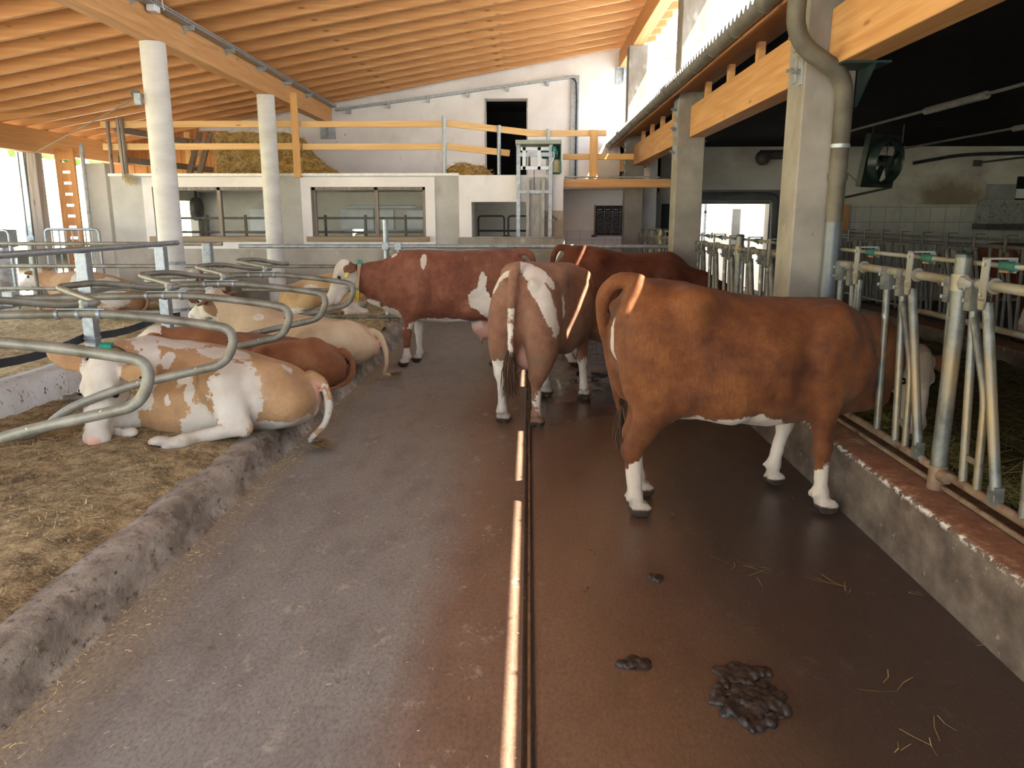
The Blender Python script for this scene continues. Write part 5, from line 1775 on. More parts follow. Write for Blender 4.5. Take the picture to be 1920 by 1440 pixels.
def collar_on(child, c, ax, r, m=STRAP, w_=.035, up=None, sq=1.0, side=(0, 1, 0), label=None):
    """strap loop round the neck at c, normal ax; sq narrows it along side"""
    ax = nrm(ax); s_ = np.array(side, float); s_ = nrm(s_ - ax * (s_ @ ax)); t_ = np.cross(ax, s_)
    mb = MB()
    v, f = [], []
    n = 48
    for k in range(n):
        a = 2 * math.pi * k / n
        for dr, dx in ((0, -1), (.008, -1), (.008, 1), (0, 1)):
            v.append(np.array(c) + s_ * (r * sq + dr) * math.cos(a) + t_ * (r + dr) * math.sin(a) + ax * dx * w_ / 2)
    for k in range(n):
        for j in range(4):
            f.append((k * 4 + j, k * 4 + (j + 1) % 4, ((k + 1) % n) * 4 + (j + 1) % 4, ((k + 1) % n) * 4 + j))
    mb.add(v, f)
    return child('collar', mb, m, label=label)


def tuft(child, p, d, n, ln, m, spread=.04, wd=.006, nm='tail_switch'):
    p, d = Vector(p), Vector(d)
    mb = MB()
    for _ in range(n):
        a = p + rv(.015)
        dd = (d + rv(spread / max(ln, .01) * .9)).normalized() * ln * random.uniform(.6, 1.1)
        sd_ = dd.cross(rv()).normalized() * wd / 2
        mid_ = a + dd * .5 + rv(spread * .3)
        mb.add([a - sd_, a + sd_, mid_ + sd_, mid_ - sd_], [(0, 1, 2, 3)])
        mb.add([mid_ - sd_, mid_ + sd_, a + dd + sd_ * .3, a + dd - sd_ * .3], [(0, 1, 2, 3)])
    return child(nm, mb, m, smooth=False)


RED = coat('red_brown_coat', '#4a2411', '#6f401d', '#88552c', white='#cbbcab')
DARKRED = coat('deep_red_brown_coat', '#411d10', '#5e2d18', '#733f24')
MIXED = coat('chestnut_white_coat', '#6d4733', '#875f49', '#9c7661', dirt='#6e5d4a')
BROWNW = coat('brown_white_coat', '#5a3324', '#7b4833', '#94624c')
TANW = coat('tan_white_coat', '#96714e', '#b08a62', '#c09c78', white='#d2cabf', edge=.75)
CREAM = coat('cream_coat', '#bda281', '#cdb594', '#d8c4a6', white='#ddd3c6', dirt='#6e4328')
LRED = coat('light_red_brown_coat', '#6c4027', '#8a5736', '#9c6d49')
TANF = coat('pale_tan_coat', '#b08a5c', '#c4a072', '#cfae82', white='#e4dccf')


def legs_std(F, sc=1.0, dx=(0, 0, 0, 0), dy=(0, 0, 0, 0)):
    """hind right, hind left, front right, front left"""
    for i, s in enumerate((-1, 1)):
        x, y = dx[i], dy[i]
        leg(F, 'hind', [(.30, .13 * s, 1.10), (.32, .17 * s, .76), (.10 + x * .5, .15 * s + y * .5, .46), (.13 + x, .15 * s + y, .13), (.15 + x, .15 * s + y, .045)], sc)
    for i, s in enumerate((-1, 1)):
        x, y = dx[2 + i], dy[2 + i]
        leg(F, 'front', [(1.27, .17 * s, 1.05), (1.27, .19 * s, .70), (1.30 + x * .5, .16 * s + y * .5, .40), (1.29 + x, .15 * s + y, .13), (1.31 + x, .15 * s + y, .045)], sc)


def muscles(F):
    for s in (-1, 1):
        F.ell((.44, .21 * s, 1.275), (.10, .08, .075), k=.12)           # hook bones
        F.ell((.05, .12 * s, 1.22), (.05, .05, .05), k=.05)             # pin bones
        F.ell((.17, .15 * s, .92), (.16, .12, .30), k=.07)              # buttock
        F.ell((.64, .40 * s, 1.17), (.15, .10, .11), k=.13, sub=True)   # flank hollow
        F.cone((.40, .20 * s, .72), (.66, .22 * s, .66), .10, .09, .10)  # flank fold
        F.ell((1.10, .40 * s, .92), (.045, .09, .26), k=.10, sub=True)  # hollow behind the shoulder
        F.ell((1.26, .21 * s, 1.02), (.13, .09, .24), k=.08)            # shoulder blade
        F.ell((1.44, .15 * s, .88), (.12, .09, .15), k=.06)             # point of the shoulder


# ---- foreground cow feeding through the fence
def b_one(F):
    T = dict(STAND)
    T['top'] = [1.12, 1.34, 1.405, 1.40, 1.37, 1.315, 1.285, 1.28, 1.27, 1.17, .98]
    T['bot'] = [1.0, .85, .75, .66, .60, .53, .50, .52, .56, .64, .82]
    T['w'] = [.10, .2, .245, .265, .295, .325, .335, .30, .25, .20, .10]
    F.trunk(**T)
    muscles(F)
    leg(F, 'hind', [(.28, -.13, 1.08), (.27, -.18, .74), (.095, -.19, .41), (.12, -.20, .13), (.135, -.20, .045)], 1.03)
    leg(F, 'hind', [(.28, .13, 1.08), (.32, .16, .74), (.17, .13, .43), (.22, .14, .13), (.24, .14, .045)], 1.0)
    leg(F, 'front', [(1.25, -.17, 1.02), (1.24, -.20, .70), (1.25, -.22, .40), (1.25, -.235, .13), (1.27, -.24, .045)], 1.03)
    leg(F, 'front', [(1.22, .17, 1.02), (1.16, .20, .72), (1.22, .25, .42), (1.17, .26, .15), (1.16, .26, .05)], 1.0)
    F.cone((1.30, .0, .95), (1.64, .08, .90), .29, .245, .08, (0, 1, 0), .60)
    F.cone((1.64, .08, .90), (1.86, .15, .84), .245, .17, .05, (0, 1, 0), .56)
    F.cone((1.36, 0, .66), (1.74, .10, .64), .13, .09, .08, (0, 1, 0), .5)
    hd = head(F, (2.0, .14, .90), (-.02, -.30, -.95), (.15, -.92, .28), 1.0, ear_dir=((.9, .0, -.25), (-.92, -.15, -.12)))
    tail(F, [(.14, 0, 1.38), (.02, .0, 1.385), (-.055, .03, 1.30), (-.05, .08, 1.15), (.0, .14, .98), (.05, .17, .75), (.10, .18, .55)], .048, .016)
    F.ell((.47, 0, .60), (.13, .10, .06), k=.05)
    F.cone((.30, -.05, .63), (.30, -.05, .585), .012, .009, .012)
    return {'head': hd}


def m_one(V, hd):
    q, pink = head_masks(V, hd)
    onhead = (V[:, 0] > 1.70) & (q[:, 0] > -.10) & (q[:, 2] > -.22) & (np.abs(q[:, 1]) < .135)
    wh = blobs(V, [((.13, -.20, .16), (.12, .12, .22)), ((.22, .14, .14), (.12, .12, .2)), ((1.26, -.235, .10), (.13, .13, .20)), ((1.18, .25, .24), (.13, .13, .33)), ((.66, -.12, .53), (.40, .24, .13)), ((-.03, -.03, .98), (.07, .05, .22)), ((-.01, .02, .7), (.05, .1, .2)), ((1.1, .22, .56), (.2, .1, .16))])
    wh = np.where(onhead, np.maximum(-1, .09 - np.abs(q[:, 1]) * 1.0 + np.where(q[:, 0] > .0, .05, -.1)), wh)
    wh = np.where(onhead & (q[:, 0] > .02) & (np.abs(q[:, 1]) < .13) & (q[:, 2] > -.12), .4, wh)
    dirt = np.where(onhead, np.clip(.9 - np.abs(q[:, 0] - .05) * 4.2, -1, .6), blobs(V, [((.16, .13, .25), (.1, .1, .2))]) - .3)
    return dict(white=wh, pink=np.where(onhead, pink, -1), dark=hoof_dark(V, .06), dirt=dirt)


O1 = (.50, 4.55, 0)
c1, ch, hd, V_ = make_cow('large red brown cow in the right foreground eating through the feed fence', O1, rad(6), b_one, RED, m_one, h=.0145, lo=(-.2, -.5, -.03), hi=(2.45, .6, 1.52))
tuft(ch, (.10, .18, .58), (0.05, .05, -1), 130, .26, HAIR_DARK, .05)
mb = MB()
for _ in range(340):
    x = random.uniform(-.03, .22) if random.random() < .6 else random.uniform(.22, .42)
    zt = np.interp(x, [-.06, .05, .13, .28, .45], [1.35, 1.40, 1.412, 1.40, 1.378])
    p = Vector((x, random.uniform(-.04, .04), zt - .014))
    d = Vector((-.4, random.uniform(-.4, .4), 1)).normalized() * random.uniform(.02, .04) * (1.25 if x < .12 else .8)
    sd_ = Vector((0, 1, 0)) * .0016
    mb.add([p - sd_, p + sd_, p + d], [(0, 1, 2)])
ch('rump_hair', mb, HAIR_RED, smooth=False)


# ---- cow seen from behind in the middle
def b_two(F):
    T = dict(STAND)
    T['w'] = [.10, .20, .25, .275, .31, .37, .39, .36, .27, .20, .09]
    T['top'] = [1.10, 1.31, 1.375, 1.39, 1.38, 1.35, 1.34, 1.34, 1.33, 1.22, 1.0]
    F.trunk(**T)
    muscles(F)
    legs_std(F, 1.0, (.0, .02, .02, -.03), (.02, .04, -.06, .02))
    for s in (-1, 1):
        F.ell((.17, .17 * s, .80), (.17, .13, .34), k=.08)
        F.cone((.17, .17 * s, .66), (.11, .155 * s, .46), .12, .065, .06)
    F.cone((1.34, 0, .98), (1.66, -.18, .74), .26, .19, .08, (0, 1, 0), .62)
    F.cone((1.66, -.18, .74), (1.76, -.42, .56), .18, .15, .05, (0, 1, 0), .7)
    hd = head(F, (1.72, -.52, .56), (-.30, -.20, -.9), (-.55, -.75, .35), 1.0, ear_dir=((.6, -.5, .3), (-.85, .1, .25)))
    tail(F, [(.08, .0, 1.36), (-.03, .01, 1.31), (-.055, .02, 1.1), (-.06, .025, .85), (-.055, .03, .60)], .045, .022)
    F.ell((.36, 0, .62), (.20, .16, .17), k=.05)
    for s in (-1, 1):
        F.cone((.30, .07 * s, .5), (.28, .075 * s, .42), .02, .014, .02)
    F.ell((-.015, .0, 1.14), (.03, .025, .09), k=.03)
    return {'head': hd}


def m_two(V, hd):
    q, pink = head_masks(V, hd)
    onhead = (V[:, 0] > 1.55) & (V[:, 1] < -.3) & (np.abs(q[:, 1]) < .3)
    wh = blobs(V, [([(.16, .0, 1.40), (.05, -.10, 1.34), (.04, -.17, 1.22), (.08, -.22, 1.08), (.10, -.24, .95), (.14, -.25, .84)], .075), ([(.12, .0, 1.40), (.05, .10, 1.35), (.05, .18, 1.27), (.10, .25, 1.17)], .05), ([(.10, -.10, 1.36), (.14, -.17, 1.3), (.18, -.22, 1.2)], .05),
                   ([(.30, -.29, 1.26), (.34, -.30, 1.1), (.36, -.30, .95)], .028), ([(-.07, .02, 1.02), (-.075, .04, .8), (-.07, .045, .6)], .034),
                   ([(.10, .17, .50), (.14, .17, .28), (.14, .17, .14)], .11), ((.14, -.15, .25), (.07, .06, .16)), ((.18, -.12, .55), (.06, .06, .1)), ((1.31, -.2, .22), (.11, .11, .22)), ((1.26, .19, .22), (.11, .11, .24)), ((.8, 0, .5), (.5, .22, .12))])
    dirt = blobs(V, [((.1, .15, .62), (.12, .12, .12)), ((.1, -.17, .62), (.14, .12, .12)), ((.1, -.2, .9), (.1, .06, .06))]) - .05
    pk = blobs(V, [((.36, 0, .60), (.24, .2, .19)), ((-.03, 0, 1.15), (.03, .03, .1))])
    return dict(white=np.where(onhead, -1, wh), pink=np.maximum(np.where(onhead, pink, -1), np.where(onhead, -1, pk)), dark=hoof_dark(V, .055), dirt=dirt)


c2, ch, hd, V_ = make_cow('chestnut cow with white rump streaks seen from behind in the lane', (-.10, 6.25, 0), rad(70), b_two, MIXED, m_two, h=.0155, lo=(-.2, -1.0, -.03), hi=(2.2, .6, 1.5))
tuft(ch, (-.06, .03, .72), (0, 0, -1), 420, .42, HAIR_DARK, .07, .007)


# ---- brown and white cow standing across the far end, head left
def b_three(F):
    k = 1.07
    T = dict(STAND)
    T['xs'] = [a * k * 1.04 for a in STAND['xs']]
    T['top'] = [1.12, 1.32, 1.385, 1.395, 1.385, 1.36, 1.37, 1.385, 1.36, 1.24, 1.04]
    F.trunk(**T)
    muscles(F)
    for i, s in enumerate((-1, 1)):
        leg(F, 'hind', [(.32, .13 * s, 1.10), (.46, .17 * s, .74), (.12 + .2 * i, .15 * s, .46), (.15 + .2 * i, .15 * s, .13), (.17 + .2 * i, .15 * s, .045)])
    leg(F, 'front', [(1.38, .17, 1.0), (1.38, .19, .68), (1.43, .17, .40), (1.44, .16, .13), (1.46, .16, .045)], 1.02)
    leg(F, 'front', [(1.38, -.17, 1.0), (1.32, -.19, .68), (1.33, -.14, .40), (1.32, -.12, .13), (1.34, -.12, .045)], 1.0)
    F.cone((1.45, 0, 1.04), (1.80, .02, 1.02), .28, .215, .08, (0, 1, 0), .6)
    F.cone((1.80, .02, 1.02), (2.06, .06, 1.06), .215, .15, .05, (0, 1, 0), .62)
    F.cone((1.52, 0, .70), (1.86, .03, .80), .11, .07, .06, (0, 1, 0), .4)
    hd = head(F, (2.15, .08, 1.20), (.46, .30, -.84), (.80, .25, .5), 1.0, ear_dir=((-.62, .75, -.05), (.3, -.9, 0)))
    tail(F, [(.10, 0, 1.36), (-.02, .0, 1.34), (-.08, .01, 1.2), (-.06, .02, .9), (-.04, .02, .6), (-.03, .02, .35)], .042, .015)
    F.ell((.46, .02, .50), (.21, .17, .19), k=.04)
    for a, b in ((.38, .1), (.54, .1), (.38, -.08), (.54, -.08)): F.cone((a, b, .36), (a, b + .01, .27), .022, .015, .02)
    F.cone((1.0, .12, .56), (.62, .15, .58), .025, .035, .03)
    return {'head': hd}


def m_three(V, hd):
    q, pink = head_masks(V, hd)
    onhead = (V[:, 0] > 2.0) & (q[:, 0] > -.12)
    wh = blobs(V, [((.55, .33, .82), (.14, .12, .13)), ((.52, .33, 1.0), (.06, .1, .17)), ((.42, .30, .72), (.14, .12, .12)), ((1.20, .25, 1.28), (.035, .12, .12)), ((1.58, .1, 1.36), (.07, .14, .07)), ((.72, .28, 1.30), (.03, .08, .03)),
                   ((1.0, 0, .50), (.62, .30, .12)), ((1.55, 0, .62), (.25, .2, .13)), ((1.44, .16, .10), (.1, .1, .14)), ((1.33, -.13, .30), (.1, .1, .32)), ((1.84, 0, .72), (.12, .1, .1)), ((.15, .15, .15), (.12, .12, .2)), ((.35, -.15, .15), (.12, .12, .2))])
    wh = np.where(onhead, .4, wh)
    wh = np.where(onhead & (np.abs(q[:, 1]) > .115) & (q[:, 0] < .12), -1, wh)
    wh = np.where(onhead & (q[:, 0] < .0) & (q[:, 2] < -.02), -1, wh)
    pk = blobs(V, [((.46, .02, .46), (.25, .22, .22))])
    return dict(white=wh, pink=np.maximum(np.where(onhead, pink, -1), pk), dark=hoof_dark(V, .06), dirt=blobs(V, [((1.84, 0, .7), (.1, .1, .05))]) - .5)


c3, ch, hd, V_ = make_cow('brown and white cow with full udder standing across the lane facing left', (-.02, 9.22, 0), rad(180), b_three, BROWNW, m_three, h=.016, lo=(-.2, -.5, -.03), hi=(2.65, .65, 1.52))
tuft(ch, (-.03, .02, .38), (0, 0, -1), 100, .28, HAIR_DARK, .05)
ear_tag_on(ch, hd, 1, (-.62, .75, -.35))
cc = np.array((2.0, .05, 1.04))
cax = nrm((1, .1, .12))
co_ = collar_on(ch, cc, cax, .205, STRAP, .04, sq=.66, label='pale neck strap')
side_ = nrm(np.array([0, 1.0, 0]) - cax * cax[1])
upn = np.cross(cax, side_); upn = upn if upn[2] > 0 else -upn


def tag_block(mb, c, n_, up_, w_, h_, d_):
    n_ = nrm(n_); up_ = nrm(np.array(up_) - n_ * (np.array(up_) @ n_)); r_ = np.cross(up_, n_)
    c = np.array(c)
    p = [c + r_ * a * w_ / 2 + up_ * b * h_ / 2 + n_ * e * d_ / 2 for e in (-1, 1) for a, b in ((-1, -1), (1, -1), (1, 1), (-1, 1))]
    mb.add(p, [(3, 2, 1, 0), (4, 5, 6, 7), (0, 1, 5, 4), (1, 2, 6, 5), (2, 3, 7, 6), (3, 0, 4, 7)])
    return r_, up_, n_


mb = MB(); tag_block(mb, cc + upn * .19 + side_ * .06, side_ + upn * .3, upn, .055, .075, .03)
ch('collar_clip', mb, TEAL_PL, label='teal collar clip')
mb = MB(); pos = cc + side_ * .145 - upn * .185
r_, up_, n_ = tag_block(mb, pos, side_, upn, .055, .125, .022)
nb_ = ch('number_block', mb, YEL2, label='yellow number block reading 5 8', bevel=.003)


def glyph(segs, c, sx_, sz_, r_, up_, n_, wd=.006):
    mb_ = MB()
    for (a, b), (c2_, d) in segs:
        p = c + r_ * a * sx_ + up_ * b * sz_; q_ = c + r_ * c2_ * sx_ + up_ * d * sz_
        mb_.obox(p, q_, wd, .002, up=n_)
    return mb_


five = [((1, 1), (-1, 1)), ((-1, 1), (-1, .1)), ((-1, .1), (.8, .1)), ((1, .0), (1, -.9)), ((.9, -1), (-1, -1))]
eight = [((-1, 1), (1, 1)), ((-1, 0), (1, 0)), ((-1, -1), (1, -1)), ((-1, -1), (-1, 1)), ((1, -1), (1, 1))]
# seen from the lane the block's own right hand is mirrored by n_
for segs, dz in ((five, .03), (eight, -.028)):
    g_ = glyph(segs, pos + n_ * .0125 + up_ * dz, .013, .02, r_, up_, n_)
    c = g_.build('number', INK, None, smooth=False); c.parent = nb_
mb = MB(); tag_block(mb, pos + upn * .072, side_, upn, .057, .016, .026)
ch('collar_clip', mb, TEAL_PL)


# ---- deep red cow behind, at the fence
def b_four(F):
    T = dict(STAND)
    T['top'] = [1.12, 1.35, 1.43, 1.43, 1.41, 1.35, 1.33, 1.35, 1.36, 1.25, 1.02]
    F.trunk(**T)
    muscles(F)
    legs_std(F, 1.0, (0, .12, 0, .1))
    F.cone((1.32, .0, 1.0), (1.70, .0, .92), .27, .20, .08, (0, 1, 0), .6)
    F.cone((1.70, .0, .92), (1.98, .0, .84), .20, .15, .05, (0, 1, 0), .62)
    hd = head(F, (2.08, 0, .86), (.45, 0, -.9), (.9, 0, .45))
    tail(F, [(.10, 0, 1.39), (-.02, .01, 1.39), (-.075, .02, 1.22), (-.045, .03, .95), (-.02, .05, .62), (.0, .06, .42)], .042, .015)
    return {'head': hd}


def m_four(V, hd):
    q, pink = head_masks(V, hd)
    onhead = V[:, 0] > 1.9
    wh = blobs(V, [((.14, s * .15, .13), (.12, .12, .18)) for s in (-1, 1)] + [((1.31, s * .15, .13), (.12, .12, .18)) for s in (-1, 1)])
    wh = np.where(onhead & (q[:, 0] > .02) & (np.abs(q[:, 1]) < .11), .4, wh)
    return dict(white=wh, pink=np.where(onhead, pink, -1), dark=hoof_dark(V, .055))


c4, ch, hd, V_ = make_cow('deep red cow standing behind the others at the far end of the feed fence', (.36, 9.30, 0), rad(3), b_four, DARKRED, m_four, h=.02, lo=(-.2, -.5, -.03), hi=(2.6, .5, 1.52))


def copy_cow(src, label, loc, yaw, m=None, group=None):
    c = copy_tree(src)
    c.location = loc; c.rotation_euler = (0, 0, yaw)
    c['label'] = label
    if group: c['group'] = group
    if m:
        c.data = c.data.copy(); c.data.materials[0] = m
    return c


copy_cow(c4, 'brown cow whose back shows through the pen opening under the winch', (-.42, 14.62, -.01), rad(90))
copy_cow(c4, 'dark brown cow behind the far feed fence, nearest the grey metal hood', (8.35, 9.6, 0), rad(180), BROWNW)
copy_cow(c3, 'brown cow with a white patch behind the far feed fence right of the downpipe', (8.55, 12.3, 0), rad(186))
copy_cow(c4, 'deep red cow behind the far feed fence in the middle of the three there', (8.4, 11.0, 0), rad(176))


# ---- lying cows
def lie_front(F, s, b=.2, x0=1.28, y0=.26):
    """folded front leg on side s: knee forward on the bed, hoof tucked back"""
    leg(F, 'front', [(x0, .2 * s, .5), (x0 - .08, .30 * s, .34), (x0 + .20, y0 * s + .04 * s, b + .06), (x0 + .02, y0 * s + .10 * s, b + .04), (x0 - .06, y0 * s + .11 * s, b + .035)], .95, clip=False, toe=(-1, .1 * s, 0))


def lie_hind(F, s, b=.2, st=(.62, .42, .5), hk=(.30, .44, .27), ft=(.66, .56, .245), hf=(.76, .58, .24), toe=(1, .2, 0)):
    m_ = lambda p: (p[0], p[1] * s, p[2])
    leg(F, 'hind', [m_((.28, .20, .48)), m_(st), m_(hk), m_(ft), m_(hf)], 1.0, clip=False, toe=m_(toe))


def b_f(F):
    T = {k: list(v) for k, v in LIE.items()}
    T['yc'] = [0, 0, 0, 0, .0, .0, .02, .05, .10, .16]
    F.trunk(n=2.4, **T)
    # big near thigh standing up
    F.ell((.46, .30, .50), (.28, .16, .24), k=.06)
    F.ell((.20, .22, .42), (.20, .16, .18), k=.06)
    F.cone((.56, .40, .62), (.50, .46, .34), .15, .10, .06)
    leg(F, 'hind', [(.34, .24, .52), (.56, .41, .58), (.40, .50, .30), (.74, .70, .255), (.86, .75, .24)], 1.05, clip=False, toe=(.8, .5, -.1))
    # rump
    F.ell((.10, .06, .44), (.13, .18, .14), k=.06)
    F.ell((.05, .0, .50), (.05, .07, .10), k=.04)
    # brisket and near shoulder
    F.ell((1.22, .26, .46), (.22, .14, .26), k=.07)
    F.ell((1.44, .22, .42), (.16, .18, .22), k=.07)
    F.ell((.85, .32, .36), (.36, .14, .20), k=.07)
    # neck turned back towards the lane
    F.cone((1.25, .10, .64), (1.38, .26, .66), .24, .20, .08)
    F.cone((1.38, .26, .66), (1.35, .47, .67), .20, .15, .06)
    hd = head(F, (1.32, .56, .755), (.06, .36, -.92), (.0, .92, .38), 1.12, ears=1.1, ear_dir=((-.95, .15, -.05), (.85, .12, .55)))
    leg(F, 'front', [(1.25, .28, .45), (1.32, .34, .30), (1.52, .44, .25), (1.30, .50, .24), (1.22, .52, .235)], .95, clip=False, toe=(-1, .1, 0))
    tail(F, [(.04, .0, .57), (-.05, .02, .52), (-.10, .05, .38), (-.07, .07, .22), (.04, .06, .10), (.06, .03, .05)], .04, .017)
    return {'head': hd}


def m_f(V, hd):
    q, pink = head_masks(V, hd)
    onhead = (q[:, 0] > -.07) & (np.abs(q[:, 1]) < .36) & (q[:, 2] > -.2) & (V[:, 1] > .44) & (V[:, 0] > 1.0)
    L = [((.45, .45, .50), (.17, .26, .30)), ((.60, .72, .27), (.40, .2, .12)), ((1.28, .02, .84), (.24, .22, .1)), ((1.13, .30, .62), (.09, .2, .3)), ((1.0, .05, .84), (.22, .16, .06)), ((.62, .10, .76), (.22, .16, .07)), ((.22, .12, .66), (.20, .12, .06)),
         ((.72, .42, .26), (.16, .2, .20)), ((1.30, .36, .40), (.13, .12, .2)), ((1.5, .3, .3), (.2, .2, .12)), ((.80, .38, .50), (.04, .1, .12)), ((.86, .38, .62), (.045, .1, .06)), ((.95, .38, .44), (.03, .1, .07)), ((.99, .3, .74), (.04, .12, .08)), ((.10, .2, .24), (.24, .14, .08)), ((.3, .3, .24), (.2, .2, .08)), ((-.05, .06, .3), (.09, .05, .2)), ((.05, .05, .08), (.1, .1, .1)), ((1.2, .2, .8), (.1, .12, .1))]
    wh = blobs(V, L)
    wh = np.where(onhead, np.where((np.abs(q[:, 1]) < .125) & (q[:, 0] > -.06), .5, -1), wh)
    wh = np.where(onhead & (q[:, 0] > .22), .5, wh)
    pk = blobs(V, [((-.01, .08, .44), (.07, .05, .14))]) * 2
    dirt = blobs(V, [((.04, .12, .44), (.09, .07, .13)), ((.7, .68, .26), (.1, .1, .04))]) - .1
    return dict(white=wh, pink=np.maximum(np.where(onhead, pink, -1), pk), dark=np.maximum(blobs(V, [((.91, .77, .225), (.07, .07, .05)), ((1.18, .52, .22), (.06, .06, .05))]), -1) * 3, dirt=dirt)


OF = (-1.62, 5.72, 0)
cf, ch, hd, V_ = make_cow('tan and white cow lying in the nearest bed with its head turned to the lane', OF, rad(180), b_f, TANW, m_f, h=.0145, lo=(-.2, -.6, .0), hi=(1.95, 1.0, 1.0), ground=.02)
ear_tag_on(ch, hd, 1, (-.95, .15, -.35))
tuft(ch, (.06, .04, .06), (-.85, .35, -.02), 160, .19, HAIR_TAN, .05)
collar_on(ch, (1.36, .40, .67), (0.0, 1, .05), .185, STRAP_DK, .03, sq=.98, side=(1, 0, 0), label='dark neck strap')
mb = MB(); tag_block(mb, (1.37, .40, .865), (0, .2, 1), (0, 1, -.2), .085, .045, .03)
ch('collar_clip', mb, TEAL_PL, label='teal collar clip')


def b_g(F):
    T = {k: list(v) for k, v in LIE.items()}
    T['top'] = [.42, .54, .60, .63, .66, .68, .70, .70, .68, .56]
    F.trunk(n=2.3, **T)
    F.ell((.40, .30, .42), (.26, .16, .22), k=.06)
    F.ell((.14, .16, .42), (.17, .14, .15), k=.06)
    lie_hind(F, 1)
    F.cone((1.36, 0, .56), (1.68, .05, .60), .22, .15, .08)
    hd = head(F, (1.72, .05, .70), (.92, .0, -.4), (.4, 0, .92), ear_dir=((-.1, 1, .05), (-.1, -1, .05)))
    lie_front(F, 1)
    tail(F, [(.04, 0, .53), (-.04, .02, .46), (-.06, .05, .34), (.0, .10, .24), (.12, .25, .22)], .04, .017)
    return {'head': hd}


def m_g(V, hd):
    q, pink = head_masks(V, hd)
    onhead = (V[:, 0] > 1.58) & (q[:, 0] > -.06)
    wh = np.where(onhead & (np.abs(q[:, 1]) < .10) & (q[:, 2] > -.03), .4, -1)
    return dict(white=wh, pink=np.where(onhead, pink, -1), dark=blobs(V, [((-.01, .04, .40), (.04, .05, .10))]) * 2)


cg, ch, hd, V_ = make_cow('light red brown cow lying second in the beds with its rump on the kerb', (-1.70, 7.05, 0), rad(180), b_g, LRED, m_g, h=.018, lo=(-.2, -.6, .05), hi=(2.4, .8, .95), ground=.06)


def b_h(F):
    T = {k: list(v) for k, v in LIE.items()}
    T['top'] = [.44, .56, .63, .66, .69, .71, .74, .78, .78, .62]
    F.trunk(n=2.3, **T)
    F.ell((.42, .30, .44), (.26, .16, .22), k=.06)
    F.ell((.14, .16, .42), (.18, .16, .16), k=.06)
    lie_hind(F, 1)
    F.cone((1.34, 0, .62), (1.60, .05, .78), .22, .15, .08)
    F.cone((1.60, .05, .78), (1.70, .07, .84), .15, .13, .05)
    hd = head(F, (1.70, .04, .93), (.80, -.45, -.42), (.40, -.15, .9), ear_dir=((.0, .95, -.15), (-.3, -.9, .1)))
    lie_front(F, 1)
    tail(F, [(.04, .02, .55), (-.05, .04, .50), (-.11, .06, .36), (-.12, .08, .2), (-.08, .03, .08), (-.14, -.06, .05)], .04, .017)
    F.ell((-.01, .10, .38), (.04, .05, .09), k=.03)
    return {'head': hd}


def m_h(V, hd):
    q, pink = head_masks(V, hd)
    onhead = (V[:, 0] > 1.62) & (q[:, 0] > -.06)
    wh = np.where(onhead & (np.abs(q[:, 1]) < .12), .4, blobs(V, [((.9, .3, .62), (.05, .08, .04)), ((1.2, .2, .72), (.06, .1, .03)), ((.35, .35, .3), (.2, .2, .1))]))
    pk = blobs(V, [((-.02, .12, .36), (.09, .08, .13))]) * 2
    return dict(white=wh, pink=np.maximum(np.where(onhead, pink, -1), pk), dark=-np.ones(len(V)), dirt=np.where((V[:, 0] > 1.55) & (np.abs(q[:, 1]) > .125) & (q[:, 0] < .15), 1.0, -1))


cH, ch, hd, V_ = make_cow('cream cow lying third in the beds with its head raised and tail over the kerb', (-1.66, 8.25, 0), rad(180), b_h, CREAM, m_h, h=.018, lo=(-.3, -.6, .0), hi=(2.4, .8, 1.12), ground=.02)
tuft(ch, (-.13, -.05, .055), (-.9, -.4, 0), 110, .14, HAIR_TAN, .03)
for s in (1, -1):
    pass


def b_i(F):
    T = {k: list(v) for k, v in LIE.items()}
    T['top'] = [.40, .58, .68, .76, .82, .86, .88, .88, .84, .66]
    F.trunk(n=2.3, **T)
    F.ell((.40, -.30, .44), (.26, .16, .22), k=.06)
    lie_hind(F, -1)
    F.cone((1.34, 0, .60), (1.66, .0, .76), .22, .15, .08)
    hd = head(F, (1.72, 0, .88), (.85, -.2, -.45), (.45, 0, .88))
    lie_front(F, -1)
    return {'head': hd}


def m_i(V, hd):
    q, pink = head_masks(V, hd)
    onhead = (V[:, 0] > 1.6) & (q[:, 0] > -.06)
    wh = np.where(onhead & (np.abs(q[:, 1]) < .12), .4, blobs(V, [((.7, -.5, .25), (.6, .25, .12)), ((1.4, -.3, .28), (.3, .3, .16)), ((.62, -.36, .66), (.12, .2, .06))]))
    return dict(white=wh, pink=np.where(onhead, pink, -1), dark=-np.ones(len(V)))


cI, ch, hd, V_ = make_cow('pale tan cow with white legs lying on fresh straw behind the end railing', (-4.1, 12.6, 0), rad(0), b_i, TANF, m_i, h=.022, lo=(-.2, -.8, .0), hi=(2.4, .6, 1.1), ground=.08)


def m_j(V, hd):
    q, pink = head_masks(V, hd)
    onhead = (V[:, 0] > 1.6) & (q[:, 0] > -.06)
    wh = np.where(onhead & (np.abs(q[:, 1]) < .12), .4, blobs(V, [((.95, -.2, .78), (.1, .3, .3)), ((.50, -.25, .70), (.16, .3, .1)), ((.30, -.36, .46), (.22, .2, .16)), ((.8, -.5, .25), (.5, .25, .12))]))
    return dict(white=wh, pink=np.where(onhead, pink, -1), dark=-np.ones(len(V)))


